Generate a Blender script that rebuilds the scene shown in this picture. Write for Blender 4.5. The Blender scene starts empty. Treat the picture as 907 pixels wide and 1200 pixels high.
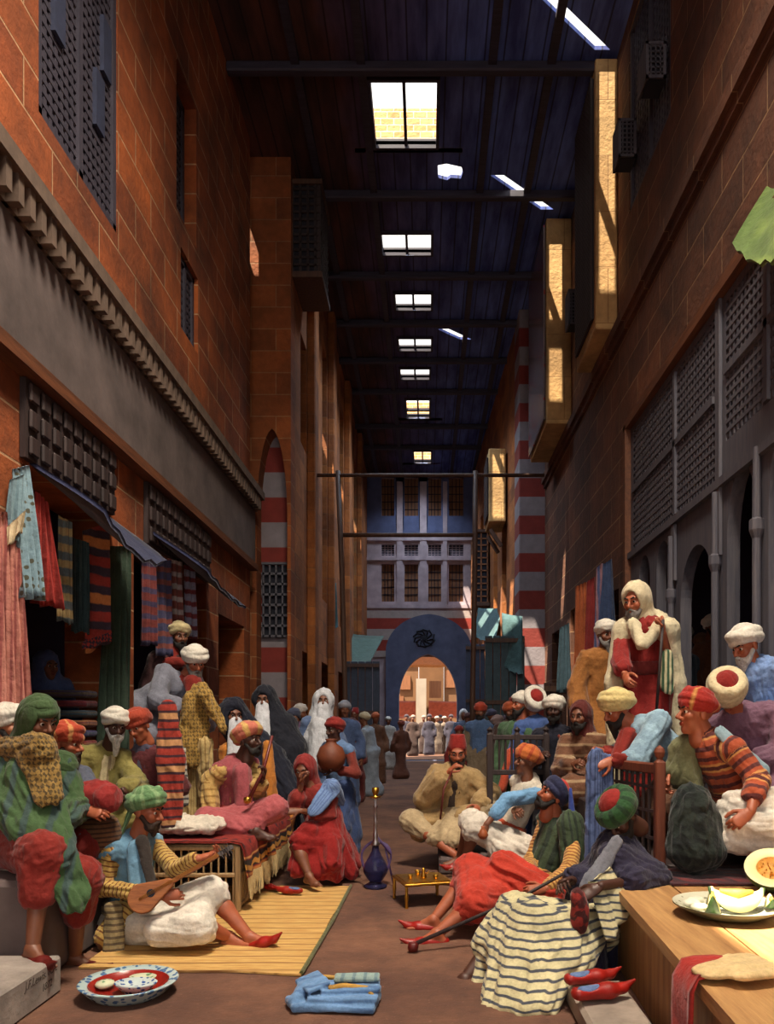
import bpy, math, random
import numpy as np
from mathutils import Vector
from mathutils.geometry import tessellate_polygon
random.seed(4)
FOC, CX, CY, CH = 900.0, 500.0, 845.0, 1.5
SC = bpy.context.scene
COL = SC.collection
D2R = math.pi/180

def A(*v): return np.array(v, float)
def P(px, py, Z): return A((px-CX)*Z/FOC, Z, CH-(py-CY)*Z/FOC)
def unit(v):
    n = np.linalg.norm(v)
    return v/n if n > 1e-9 else A(0, 0, 1)

# ------------------------------------------------------------------ objects
def link(name, me, parent=None):
    o = bpy.data.objects.new(name, me)
    COL.objects.link(o)
    if parent is not None: o.parent = parent
    return o
def empty(name, loc):
    o = bpy.data.objects.new(name, None)
    COL.objects.link(o)
    o.location = tuple(loc); o.empty_display_size = .1
    return o
def tag(o, label, cat, group=None, kind=None):
    if label: o['label'] = label
    if cat: o['category'] = cat
    if group: o['group'] = group
    if kind: o['kind'] = kind
    return o
def struct(o):
    o['kind'] = 'structure'
    return o

class MB:
    """collects verts and faces of one mesh"""
    def __init__(s): s.v = []; s.f = []; s.mi = []; s.cur = 0
    def add(s, vs, fs):
        b = len(s.v)
        s.v.extend([tuple(map(float, v)) for v in vs])
        s.f.extend([tuple(b+i for i in f) for f in fs])
        s.mi.extend([s.cur]*len(fs))
        return s
    def box(s, c, d, ax=None, bev=0.0):
        """box centre c, size d, ax = rows of axes; small chamfer bev"""
        hx, hy, hz = d[0]/2, d[1]/2, d[2]/2
        ax = np.eye(3) if ax is None else np.array(ax)
        c = np.array(c, float)
        if bev <= 0:
            vs = [(x, y, z) for x in (-hx, hx) for y in (-hy, hy) for z in (-hz, hz)]
            fs = [(0, 1, 3, 2), (4, 6, 7, 5), (0, 4, 5, 1), (2, 3, 7, 6), (0, 2, 6, 4), (1, 5, 7, 3)]
        else:
            b = min(bev, hx*.9, hy*.9, hz*.9)
            vs = []; fs = []
            def q(l): 
                i = len(vs); vs.extend(l); fs.append(tuple(range(i, i+len(l))))
            for sg in (-1, 1):
                q([(sg*hx, y, z) for y, z in ((-hy+b, -hz+b), (hy-b, -hz+b), (hy-b, hz-b), (-hy+b, hz-b))][::sg])
                q([(x, sg*hy, z) for x, z in ((-hx+b, -hz+b), (-hx+b, hz-b), (hx-b, hz-b), (hx-b, -hz+b))][::sg])
                q([(x, y, sg*hz) for x, y in ((-hx+b, -hy+b), (hx-b, -hy+b), (hx-b, hy-b), (-hx+b, hy-b))][::sg])
            for a in (-1, 1):
                for e in (-1, 1):
                    r = [(a*hx, e*(hy-b), -hz+b), (a*hx, e*(hy-b), hz-b), (a*(hx-b), e*hy, hz-b), (a*(hx-b), e*hy, -hz+b)]
                    q(r if a*e > 0 and False else r[::-1] if a*e > 0 else r)
                    r = [(a*hx, -hy+b, e*(hz-b)), (a*hx, hy-b, e*(hz-b)), (a*(hx-b), hy-b, e*hz), (a*(hx-b), -hy+b, e*hz)]
                    q(r if a*e > 0 else r[::-1])
                    r = [(-hx+b, a*hy, e*(hz-b)), (hx-b, a*hy, e*(hz-b)), (hx-b, a*(hy-b), e*hz), (-hx+b, a*(hy-b), e*hz)]
                    q(r[::-1] if a*e > 0 else r)
            for a in (-1, 1):
                for e in (-1, 1):
                    for g in (-1, 1):
                        r = [(a*hx, e*(hy-b), g*(hz-b)), (a*(hx-b), e*hy, g*(hz-b)), (a*(hx-b), e*(hy-b), g*hz)]
                        q(r if a*e*g > 0 else r[::-1])
        return s.add([c + np.array(v) @ ax for v in vs], fs)
    def bb(s, x0, x1, y0, y1, z0, z1, bev=0.0):
        return s.box(((x0+x1)/2, (y0+y1)/2, (z0+z1)/2), (abs(x1-x0), abs(y1-y0), abs(z1-z0)), None, bev)
    def bar(s, a, b, w, h=None, up=(0, 0, 1), bev=0.0):
        a = np.array(a, float); b = np.array(b, float); d = b-a; L = np.linalg.norm(d); d = d/L
        u = np.array(up, float)
        if abs(d@u) > .98: u = A(0, 1, 0)
        x = unit(np.cross(u, d)); z = np.cross(d, x)
        return s.box((a+b)/2, (w, L, h or w), (x, d, z), bev)
    def tube(s, pts, r, n=8, cap=True):
        pts = [np.array(p, float) for p in pts]
        rs = r if hasattr(r, '__len__') else [r]*len(pts)
        vs = []; fs = []
        prev = None
        for i, p in enumerate(pts):
            d = unit(pts[min(i+1, len(pts)-1)]-pts[max(i-1, 0)])
            if prev is None:
                x = unit(np.cross(d, A(0, 0, 1) if abs(d[2]) < .9 else A(0, 1, 0)))
            else:
                x = unit(prev-d*(prev@d))
            prev = x; y = np.cross(d, x)
            for k in range(n):
                t = 2*math.pi*k/n
                vs.append(p+rs[i]*(math.cos(t)*x+math.sin(t)*y))
        for i in range(len(pts)-1):
            for k in range(n):
                fs.append((i*n+k, i*n+(k+1) % n, (i+1)*n+(k+1) % n, (i+1)*n+k))
        if cap:
            fs.append(tuple(range(n))[::-1]); fs.append(tuple((len(pts)-1)*n+k for k in range(n)))
        return s.add(vs, fs)
    def lathe(s, c, prof, n=28, ax=None, sy=1.0):
        """prof: list of (r, z)"""
        c = np.array(c, float); ax = np.eye(3) if ax is None else np.array(ax)
        vs = []; fs = []
        for r, z in prof:
            for k in range(n):
                t = 2*math.pi*k/n
                vs.append(c + A(max(r, 1e-4)*math.cos(t), sy*max(r, 1e-4)*math.sin(t), z) @ ax)
        for i in range(len(prof)-1):
            for k in range(n):
                fs.append((i*n+k, i*n+(k+1) % n, (i+1)*n+(k+1) % n, (i+1)*n+k))
        return s.add(vs, fs)
    def poly(s, outer, holes, o, u, v, th):
        """2-D polygon with holes, in the plane o + a*u + b*v, extruded by th along u x v"""
        o = np.array(o, float); u = np.array(u, float); v = np.array(v, float); n = np.cross(u, v)*th
        loops = [outer]+list(holes)
        flat = [p for l in loops for p in l]
        tris = tessellate_polygon([[Vector((p[0], p[1], 0)) for p in l] for l in loops])
        N = len(flat)
        vs = [o+u*p[0]+v*p[1] for p in flat]+[o+u*p[0]+v*p[1]+n for p in flat]
        fs = []
        for t in tris:
            a, b, c = [flat[i] for i in t]
            ar = (b[0]-a[0])*(c[1]-a[1])-(b[1]-a[1])*(c[0]-a[0])
            if abs(ar) < 1e-10: continue
            t = tuple(t) if ar > 0 else tuple(t)[::-1]
            fs.append(t[::-1]); fs.append(tuple(i+N for i in t))
        b = 0
        for li, l in enumerate(loops):
            ar = sum(l[i][0]*l[(i+1) % len(l)][1]-l[(i+1) % len(l)][0]*l[i][1] for i in range(len(l)))
            for i in range(len(l)):
                j = (i+1) % len(l)
                q = (b+i, b+j, b+j+N, b+i+N)
                fs.append(q if (ar > 0) == (li == 0) else q[::-1])
            b += len(l)
        return s.add(vs, fs)
    def build(s, name, mats, parent=None, smooth=False):
        me = bpy.data.meshes.new(name)
        off = np.array(parent.matrix_world.translation if False else (0, 0, 0), float)
        if parent is not None:
            p = parent
            while p is not None:
                off = off+np.array(p.location); p = p.parent
        me.from_pydata([tuple(np.array(v)-off) for v in s.v], [], s.f)
        for m in (mats if isinstance(mats, (list, tuple)) else [mats]): me.materials.append(m)
        if max(s.mi, default=0) > 0: me.polygons.foreach_set('material_index', s.mi)
        if smooth: me.polygons.foreach_set('use_smooth', [True]*len(me.polygons))
        me.update()
        return link(name, me, parent)

def arch2d(x0, x1, z0, zs, za, n=10, pointed=True):
    """outline of an arched opening, counter-clockwise, from the sill z0, spring zs, apex za"""
    w = (x1-x0)/2; cx = (x0+x1)/2
    pts = [(x0, z0), (x1, z0)]
    for i in range(n+1):
        t = i/n
        if pointed:
            a = t*math.pi/2
            pts.append((cx+w*math.cos(a)**.85, zs+(za-zs)*(math.sin(a)*.86+.14*t*t)))
        else:
            a = t*math.pi/2
            pts.append((cx+w*math.cos(a), zs+(za-zs)*math.sin(a)))
    for i in range(n-1, -1, -1):
        p = pts[2+i]
        pts.append((2*cx-p[0], p[1]))
    return pts

# ------------------------------------------------------------------ materials
def lin(c):
    return tuple(((x/255)/12.92 if x <= 10 else ((x/255+.055)/1.055)**2.4) for x in c)
_mc = {}
class NT:
    def __init__(s, name):
        s.m = bpy.data.materials.new(name); s.m.use_nodes = True
        s.t = s.m.node_tree; s.b = s.t.nodes['Principled BSDF']
    def n(s, typ, **kw):
        o = s.t.nodes.new(typ)
        for k, v in kw.items():
            if k in o.inputs.keys(): o.inputs[k].default_value = v
            else: setattr(o, k, v)
        return o
    def l(s, a, b): s.t.links.new(a, b)
    def math(s, op, a, b=None):
        o = s.n('ShaderNodeMath', operation=op)
        for i, x in enumerate((a, b)):
            if x is None: continue
            if isinstance(x, (int, float)): o.inputs[i].default_value = x
            else: s.l(x, o.inputs[i])
        return o.outputs[0]
    def mix(s, f, a, b):
        o = s.n('ShaderNodeMix', data_type='RGBA')
        for i, x in ((0, f), (6, a), (7, b)):
            if isinstance(x, (int, float)): o.inputs[i].default_value = x
            elif isinstance(x, tuple): o.inputs[i].default_value = x if len(x) == 4 else x+(1,)
            else: s.l(x, o.inputs[i])
        return o.outputs[2]
    def coord(s): return s.n('ShaderNodeTexCoord').outputs['Object']
    def noise(s, scale, detail=4, vec=None, rough=.6):
        o = s.n('ShaderNodeTexNoise', Scale=scale, Detail=detail, Roughness=rough)
        s.l(vec if vec is not None else s.coord(), o.inputs['Vector'])
        return o.outputs['Fac']
    def step(s, x, lo, hi):
        o = s.n('ShaderNodeMapRange'); o.inputs[1].default_value = lo; o.inputs[2].default_value = hi
        s.l(x, o.inputs[0]); return o.outputs[0]
    def bump(s, h, strength=.3, dist=.01):
        o = s.n('ShaderNodeBump', Strength=strength, Distance=dist)
        s.l(h, o.inputs['Height']); s.l(o.outputs[0], s.b.inputs['Normal'])
    def col(s, c): s.l(c, s.b.inputs['Base Color'])
    def swz(s, order):
        """coordinates re-ordered, e.g. 'yz' for a wall facing along x"""
        sp = s.n('ShaderNodeSeparateXYZ'); s.l(s.coord(), sp.inputs[0])
        cb = s.n('ShaderNodeCombineXYZ')
        for i, ch in enumerate(order): s.l(sp.outputs['xyz'.index(ch)], cb.inputs[i])
        return cb.outputs[0]

def plain(name, c, rough=.7, metal=0, var=.25, scale=9, bump=.15):
    k = ('plain', name)
    if k in _mc: return _mc[k]
    n = NT(name); n.b.inputs['Roughness'].default_value = rough; n.b.inputs['Metallic'].default_value = metal
    c = lin(c)
    f = n.noise(scale, 5)
    n.col(n.mix(n.step(f, .3, .7), tuple(x*(1-var) for x in c), tuple(min(1, x*(1+var)) for x in c)))
    if bump: n.bump(n.noise(scale*6, 3), bump, .01)
    _mc[k] = n.m
    return n.m

def cloth(c, c2=None, kind='plain', per=.1, duty=.5, c3=None, rough=.85, var=.22):
    """woven cloth; kind: plain, ax (rings round the limb), th (stripes along it), z/x/y (object axis), brocade, dots"""
    k = (c, c2, kind, per, duty, c3, rough)
    if k in _mc: return _mc[k]
    n = NT('cloth_%d' % len(_mc)); n.b.inputs['Roughness'].default_value = rough
    try:
        n.b.inputs['Sheen Weight'].default_value = .15; n.b.inputs['Specular IOR Level'].default_value = .25
    except Exception: pass
    def vr(cc):
        cc = lin(cc)
        f = n.step(n.math('ADD', n.math('MULTIPLY', n.noise(6, 6, rough=.7), .7), n.math('MULTIPLY', n.noise(60, 3, rough=.7), .3)), .34, .66)
        g = sum(cc)/3
        dk = tuple(x*(1-var*1.6) for x in cc); lt = tuple(min(1, (x*.95+g*.05)*(1+var*1.1)+.004) for x in cc)
        return n.mix(f, dk, lt)
    base = vr(c)
    if kind != 'plain':
        if kind in ('ax', 'th'):
            at = n.n('ShaderNodeAttribute', attribute_name='fuv'); sp = n.n('ShaderNodeSeparateXYZ'); n.l(at.outputs['Vector'], sp.inputs[0])
            co = sp.outputs[0 if kind == 'ax' else 1]
        elif kind in 'xyz':
            sp = n.n('ShaderNodeSeparateXYZ'); n.l(n.coord(), sp.inputs[0]); co = sp.outputs['xyz'.index(kind)]
        if kind == 'brocade':
            mg = n.n('ShaderNodeTexMagic', turbulence_depth=3, Scale=.32/per, Distortion=1.6); n.l(n.coord(), mg.inputs['Vector'])
            m = n.math('ADD', n.math('MULTIPLY', mg.outputs['Fac'], .8), n.math('MULTIPLY', n.noise(1.6/per, 4, rough=.7), .6))
            mask = n.step(m, .62, .78)
        elif kind == 'dots':
            vo = n.n('ShaderNodeTexVoronoi', Scale=1/per, Randomness=.35); n.l(n.coord(), vo.inputs['Vector'])
            mask = n.step(vo.outputs['Distance'], .34, .28)
        else:
            wob = n.math('MULTIPLY', n.math('SUBTRACT', n.noise(5, 2), .5), per*.35)
            fr = n.math('FRACT', n.math('ADD', n.math('DIVIDE', n.math('ADD', co, wob), per), 50.0))
            d = n.math('ABSOLUTE', n.math('SUBTRACT', fr, .5))
            mask = n.step(d, duty/2+.04, duty/2-.04)
            if c3:
                fr2 = n.math('FRACT', n.math('ADD', n.math('DIVIDE', n.math('ADD', co, wob), per*3.1), 50.37))
                m3 = n.step(n.math('ABSOLUTE', n.math('SUBTRACT', fr2, .5)), .16, .13)
                base = n.mix(m3, base, vr(c3))
        base = n.mix(mask, base, vr(c2))
    n.col(base)
    cr = n.math('ABSOLUTE', n.math('SUBTRACT', n.noise(8, 3, rough=.45), .5)); cr2 = n.math('ABSOLUTE', n.math('SUBTRACT', n.noise(19, 2), .5))
    n.bump(n.math('ADD', n.math('ADD', n.math('MULTIPLY', n.noise(170, 2), .22), n.math('MULTIPLY', cr, 3.2)), n.math('MULTIPLY', cr2, 1.3)), .42, .016)
    _mc[k] = n.m
    return n.m

def stone(name, c1, c2, mort, order, bw=.8, rh=.36, ms=.02, rough=.9, var=.5):
    n = NT(name); n.b.inputs['Roughness'].default_value = rough
    v = n.swz(order)
    b = n.n('ShaderNodeTexBrick'); n.l(v, b.inputs['Vector'])
    b.inputs['Scale'].default_value = 1; b.inputs['Brick Width'].default_value = bw; b.inputs['Row Height'].default_value = rh
    b.inputs['Mortar Size'].default_value = ms*.5; b.inputs['Mortar Smooth'].default_value = .4; b.inputs['Bias'].default_value = 0
    b.inputs['Color1'].default_value = lin(c1)+(1,); b.inputs['Color2'].default_value = lin(c2)+(1,)
    b.inputs['Mortar'].default_value = lin(mort)+(1,)
    big = n.step(n.noise(.9, 6), .3, .7); fine = n.step(n.noise(7, 6), .25, .75)
    dark = n.mix(big, (1-var,)*3, (1+var*.3,)*3)
    d2 = n.mix(fine, (.72,)*3, (1.15,)*3)
    def mul(a, bb):
        o = n.n('ShaderNodeMix', data_type='RGBA', blend_type='MULTIPLY'); o.inputs[0].default_value = 1
        n.l(a, o.inputs[6]); n.l(bb, o.inputs[7]); return o.outputs[2]
    n.col(mul(mul(b.outputs['Color'], dark), d2))
    h = n.math('ADD', n.math('MULTIPLY', b.outputs['Fac'], -.6), n.math('MULTIPLY', n.noise(14, 6), .8))
    n.bump(h, .6, .03)
    return n.m

def ablaq(name, red, white, rh, order='yz', off=0.0):
    """courses of red and white stone, alternating up the wall"""
    n = NT(name); n.b.inputs['Roughness'].default_value = .85
    sp = n.n('ShaderNodeSeparateXYZ'); n.l(n.coord(), sp.inputs[0])
    fr = n.math('FRACT', n.math('ADD', n.math('DIVIDE', sp.outputs[2], rh*2), 20+off))
    m = n.step(fr, .49, .51)
    f = n.step(n.noise(5, 6), .25, .75)
    r, w = lin(red), lin(white)
    n.col(n.mix(m, n.mix(f, tuple(x*.7 for x in r), r), n.mix(f, tuple(x*.72 for x in w), w)))
    n.bump(n.noise(12, 5), .4, .02)
    return n.m

def wood(name, c, c2, axis='y', scale=1.0, rough=.65):
    n = NT(name); n.b.inputs['Roughness'].default_value = rough
    mp = n.n('ShaderNodeMapping'); n.l(n.coord(), mp.inputs[0])
    s = [14*scale]*3; s['xyz'.index(axis)] = 1.1*scale
    mp.inputs['Scale'].default_value = s
    f = n.step(n.noise(1.6, 7, mp.outputs[0], .7), .3, .7)
    n.col(n.mix(f, lin(c), lin(c2)))
    n.bump(f, .3, .006)
    return n.m

# ------------------------------------------------------------------ implicit surfaces
def vnoise(Pn, seed=0):
    i = np.floor(Pn).astype(np.int64); f = Pn-i; u = f*f*(3-2*f)
    def h(a, b, c):
        v = (a*374761393+b*668265263+c*2147483647+seed*974711) & 0xffffffff
        v = ((v ^ (v >> 13))*1274126177) & 0xffffffff
        return ((v ^ (v >> 16)) & 0xffff)/32767.5-1
    x, y, z = i[:, 0], i[:, 1], i[:, 2]; ux, uy, uz = u[:, 0], u[:, 1], u[:, 2]
    def L(a, b, t): return a+(b-a)*t
    return L(L(L(h(x, y, z), h(x+1, y, z), ux), L(h(x, y+1, z), h(x+1, y+1, z), ux), uy),
             L(L(h(x, y, z+1), h(x+1, y, z+1), ux), L(h(x, y+1, z+1), h(x+1, y+1, z+1), ux), uy), uz)

class Cap:
    def __init__(s, a, b, ra, rb=None, n=None, fs=1.0, sub=False, k=None):
        s.a = np.array(a, float); s.b = np.array(b, float); s.ra = ra; s.rb = ra if rb is None else rb
        s.ba = s.b-s.a; s.L2 = max(s.ba@s.ba, 1e-8); s.fs = fs; s.sub = sub; s.k = k
        if n is not None:
            n = np.array(n, float); d = unit(s.ba)
            if s.L2 > 1e-6: n = n-d*(n@d)
            n = unit(n)
        s.n = n
        s.ax = unit(s.ba) if s.L2 > 1e-6 else A(0, 0, 1)
        x = n if n is not None else unit(np.cross(s.ax, A(0, 1, 0) if abs(s.ax[1]) < .9 else A(1, 0, 0)))
        s.x = unit(x-s.ax*(x@s.ax)); s.y = np.cross(s.ax, s.x)
        r = max(s.ra, s.rb)
        s.lo = np.minimum(s.a, s.b)-r; s.hi = np.maximum(s.a, s.b)+r
    def d(s, X, Y, Z):
        px, py, pz = X-s.a[0], Y-s.a[1], Z-s.a[2]
        t = np.clip((px*s.ba[0]+py*s.ba[1]+pz*s.ba[2])/s.L2, 0, 1)
        qx, qy, qz = px-t*s.ba[0], py-t*s.ba[1], pz-t*s.ba[2]
        q2 = qx*qx+qy*qy+qz*qz
        if s.n is not None and s.fs != 1:
            qn = qx*s.n[0]+qy*s.n[1]+qz*s.n[2]
            q2 = q2+(s.fs*s.fs-1)*qn*qn
        return np.sqrt(q2)-(s.ra+(s.rb-s.ra)*t)

class Ell:
    def __init__(s, c, r, ax=None, sub=False, k=None):
        s.c = np.array(c, float); s.r = np.array(r, float); s.R = np.eye(3) if ax is None else np.array(ax, float)
        s.sub = sub; s.k = k
        e = np.sqrt(((s.R*s.r[:, None])**2).sum(0))
        s.lo = s.c-e; s.hi = s.c+e; s.ax = s.R[2]; s.x = s.R[0]; s.y = s.R[1]; s.a = s.c
    def d(s, X, Y, Z):
        px, py, pz = X-s.c[0], Y-s.c[1], Z-s.c[2]
        q = [(px*s.R[i, 0]+py*s.R[i, 1]+pz*s.R[i, 2])/s.r[i] for i in range(3)]
        k0 = np.sqrt(q[0]**2+q[1]**2+q[2]**2)
        k1 = np.sqrt((q[0]/s.r[0])**2+(q[1]/s.r[1])**2+(q[2]/s.r[2])**2)+1e-6
        return k0*(k0-1)/k1

class Tor:
    def __init__(s, c, ax, R, r, sy=1.0, zs=1.0, k=None):
        s.c = np.array(c, float); s.M = np.array(ax, float); s.R = R; s.r = r; s.sy = sy; s.zs = zs; s.sub = False; s.k = k
        e = (R+r)*max(1, 1/sy)
        s.lo = s.c-e; s.hi = s.c+e; s.ax = s.M[2]; s.x = s.M[0]; s.y = s.M[1]; s.a = s.c
    def d(s, X, Y, Z):
        p = (X-s.c[0], Y-s.c[1], Z-s.c[2])
        q = [p[0]*s.M[i, 0]+p[1]*s.M[i, 1]+p[2]*s.M[i, 2] for i in range(3)]
        rr = np.sqrt(q[0]**2+(q[1]*s.sy)**2)-s.R
        return np.sqrt(rr*rr+(q[2]*s.zs)**2)-s.r

class Box:
    """rounded box"""
    def __init__(s, c, h, ax=None, r=.012, k=None):
        s.c = np.array(c, float); s.h = np.array(h, float)-r; s.R = np.eye(3) if ax is None else np.array(ax, float); s.r = r; s.sub = False; s.k = k
        e = (np.abs(s.R)*np.array(h)[:, None]).sum(0)
        s.lo = s.c-e; s.hi = s.c+e; s.ax = s.R[0]; s.x = s.R[1]; s.y = s.R[2]; s.a = s.c
    def d(s, X, Y, Z):
        p = (X-s.c[0], Y-s.c[1], Z-s.c[2])
        q = [np.abs(p[0]*s.R[i, 0]+p[1]*s.R[i, 1]+p[2]*s.R[i, 2])-s.h[i] for i in range(3)]
        o = np.sqrt(np.maximum(q[0], 0)**2+np.maximum(q[1], 0)**2+np.maximum(q[2], 0)**2)
        return o+np.minimum(np.maximum(np.maximum(q[0], q[1]), q[2]), 0)-s.r

class Cut:
    """removes the half space beyond point c in direction n"""
    def __init__(s, c, n): s.c = np.array(c, float); s.n = unit(np.array(n, float))

def surfnet(D, org, h):
    S = D < 0
    nx, ny, nz = D.shape
    cnt = np.zeros((nx-1, ny-1, nz-1), np.int8)
    for i in (0, 1):
        for j in (0, 1):
            for k in (0, 1): cnt += S[i:nx-1+i, j:ny-1+j, k:nz-1+k]
    act = (cnt > 0) & (cnt < 8)
    ci = np.argwhere(act)
    if len(ci) == 0: return np.zeros((0, 3)), np.zeros((0, 4), int)
    idx = -np.ones(act.shape, np.int64); idx[act] = np.arange(len(ci))
    off = np.array([(i, j, k) for i in (0, 1) for j in (0, 1) for k in (0, 1)])
    V = np.stack([D[ci[:, 0]+o[0], ci[:, 1]+o[1], ci[:, 2]+o[2]] for o in off], 1).astype(float)
    acc = np.zeros((len(ci), 3)); num = np.zeros(len(ci))
    for a in range(8):
        for b in range(a+1, 8):
            if abs(off[a]-off[b]).sum() != 1: continue
            va, vb = V[:, a], V[:, b]
            m = (va < 0) != (vb < 0)
            t = np.where(m, va/np.where(m, va-vb, 1), 0)
            acc += np.where(m[:, None], off[a]+t[:, None]*(off[b]-off[a]), 0); num += m
    vs = org+h*(ci+acc/num[:, None])
    Q = []
    for ax in range(3):
        s0 = [slice(None)]*3; s1 = [slice(None)]*3
        s0[ax] = slice(0, -1); s1[ax] = slice(1, None)
        a, b = S[tuple(s0)], S[tuple(s1)]
        e = np.argwhere(a != b)
        u, v = (ax+1) % 3, (ax+2) % 3
        e = e[(e[:, u] > 0) & (e[:, v] > 0) & (e[:, u] < act.shape[u]) & (e[:, v] < act.shape[v])]
        if len(e) == 0: continue
        def cell(du, dv):
            q = e.copy(); q[:, u] -= du; q[:, v] -= dv
            return idx[q[:, 0], q[:, 1], q[:, 2]]
        q = np.stack([cell(1, 1), cell(0, 1), cell(0, 0), cell(1, 0)], 1)
        fl = ~S[e[:, 0], e[:, 1], e[:, 2]]
        q[fl] = q[fl][:, ::-1]
        Q.append(q[(q >= 0).all(1)])
    return vs, np.concatenate(Q)

def sdf_mesh(prims, h, k=.02, fold=0.0, ff=9.0, seed=0, smooth=1, lump=0.0, along=.16):
    """mesh of the smooth union of prims; returns verts, quads, fuv"""
    cuts = [p for p in prims if isinstance(p, Cut)]
    ps = [p for p in prims if not isinstance(p, Cut)]
    add = [p for p in ps if not p.sub]
    lo = np.min([p.lo for p in add], 0)-3*h-k; hi = np.max([p.hi for p in add], 0)+3*h+k
    n = np.ceil((hi-lo)/h).astype(int)+1
    while n.prod() > 5e6:
        h *= 1.15; n = np.ceil((hi-lo)/h).astype(int)+1
    g = [lo[i]+h*np.arange(n[i]) for i in range(3)]
    D = np.full(tuple(n), 1e3, np.float32)
    for p in ps:
        kk = k if p.k is None else p.k
        m = kk+2.5*h
        a = np.clip(np.floor((p.lo-m-lo)/h).astype(int), 0, n-1); b = np.clip(np.ceil((p.hi+m-lo)/h).astype(int)+1, 1, n)
        if (b <= a).any(): continue
        sl = tuple(slice(a[i], b[i]) for i in range(3))
        d = p.d(g[0][sl[0]][:, None, None], g[1][sl[1]][None, :, None], g[2][sl[2]][None, None, :]).astype(np.float32)
        o = D[sl]
        if p.sub:
            d = -d
            if kk > 0:
                w = np.clip(kk-np.abs(o-d), 0, None)/kk
                D[sl] = np.maximum(o, d)+w*w*kk*.25
            else: D[sl] = np.maximum(o, d)
        elif kk > 0:
            w = np.clip(kk-np.abs(o-d), 0, None)/kk
            D[sl] = np.minimum(o, d)-w*w*kk*.25
        else: D[sl] = np.minimum(o, d)
    for c in cuts:
        d = (g[0][:, None, None]-c.c[0])*c.n[0]+(g[1][None, :, None]-c.c[1])*c.n[1]+(g[2][None, None, :]-c.c[2])*c.n[2]
        D = np.maximum(D, d.astype(np.float32))
    v, q = surfnet(D, lo, h)
    if len(v) == 0: return v, q, v
    def lap(v, it, lam=.5):
        for _ in range(it):
            s = np.zeros_like(v); c = np.zeros(len(v))
            for i in range(4):
                a, b = q[:, i], q[:, (i+1) % 4]
                for x in range(3): s[:, x] += np.bincount(a, v[b, x], len(v))
                c += np.bincount(a, minlength=len(v))
            ok = c > 0
            v = v.copy(); v[ok] += lam*(s[ok]/c[ok, None]-v[ok])
        return v
    v = lap(v, smooth)
    # coordinates along and round the nearest bone
    ds = []
    for p in add: ds.append(p.d(v[:, 0], v[:, 1], v[:, 2]))
    ds = np.array(ds); near = ds.argmin(0)
    fuv = np.zeros_like(v)
    for i, p in enumerate(add):
        m = near == i
        if not m.any(): continue
        r = v[m]-p.a
        fuv[m] = np.stack([r@p.ax, np.arctan2(r@p.y, r@p.x), np.full(m.sum(), i)], 1)
    if fold or lump:
        fn = np.cross(v[q[:, 2]]-v[q[:, 0]], v[q[:, 3]]-v[q[:, 1]])
        N = np.zeros_like(v)
        for i in range(4):
            for x in range(3): N[:, x] += np.bincount(q[:, i], fn[:, x], len(v))
        N /= np.linalg.norm(N, axis=1)[:, None]+1e-12
        off = np.zeros(len(v))
        if fold:
            W = np.exp(-(ds-ds.min(0))/.035); W /= W.sum(0)
            for i, p in enumerate(add):
                m = W[i] > .02
                if not m.any(): continue
                r = v[m]-p.a; u = r@p.ax; w1 = r@p.x; w2 = r@p.y
                C = np.stack([w1*ff, w2*ff, u*ff*along], 1)
                C += .5*np.stack([vnoise(v[m]*6, 3), vnoise(v[m]*6, 5), vnoise(v[m]*6, 7)], 1)
                n1 = np.minimum(np.abs(vnoise(C, seed+i))*3.2, 1.1)-.75; n2 = .55-2.6*np.abs(vnoise(C*1.9+7.7, seed+i+9)); nz = .75*n1+.55*np.maximum(n2, -.8)
                off[m] += W[i][m]*nz*fold
        if lump: off += lump*(vnoise(v*11, seed)+.6*vnoise(v*27, seed+2))
        v = v+N*off[:, None]
        v = lap(v, 1, .2)
    return v, q, fuv

def np_obj(name, parts, mats, parent=None, off=None):
    """parts: list of (verts, quads, fuv, material index) joined into one mesh object"""
    parts = [p for p in parts if len(p[0])]
    v = np.concatenate([p[0] for p in parts])
    fv = np.concatenate([p[2] for p in parts])
    q = []; mi = []; b = 0
    for p in parts:
        q.append(p[1]+b); mi.append(np.full(len(p[1]), p[3])); b += len(p[0])
    q = np.concatenate(q); mi = np.concatenate(mi)
    if off is None and parent is not None:
        off = np.zeros(3); p = parent
        while p is not None: off = off+np.array(p.location); p = p.parent
    if off is not None: v = v-off
    me = bpy.data.meshes.new(name)
    me.vertices.add(len(v)); me.vertices.foreach_set('co', v.astype(np.float32).ravel())
    me.loops.add(len(q)*4); me.loops.foreach_set('vertex_index', q.astype(np.int32).ravel())
    me.polygons.add(len(q))
    me.polygons.foreach_set('loop_start', np.arange(0, len(q)*4, 4, dtype=np.int32))
    me.polygons.foreach_set('material_index', mi.astype(np.int32))
    me.polygons.foreach_set('use_smooth', np.ones(len(q), bool))
    at = me.attributes.new('fuv', 'FLOAT_VECTOR', 'POINT'); at.data.foreach_set('vector', fv.astype(np.float32).ravel())
    for m in mats: me.materials.append(m)
    me.update(calc_edges=True); me.validate()
    return link(name, me, parent)

def sdf_obj(name, prims, mat, parent=None, h=.012, **kw):
    v, q, f = sdf_mesh(prims, h, **kw)
    return np_obj(name, [(v, q, f, 0)], [mat], parent)

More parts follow.
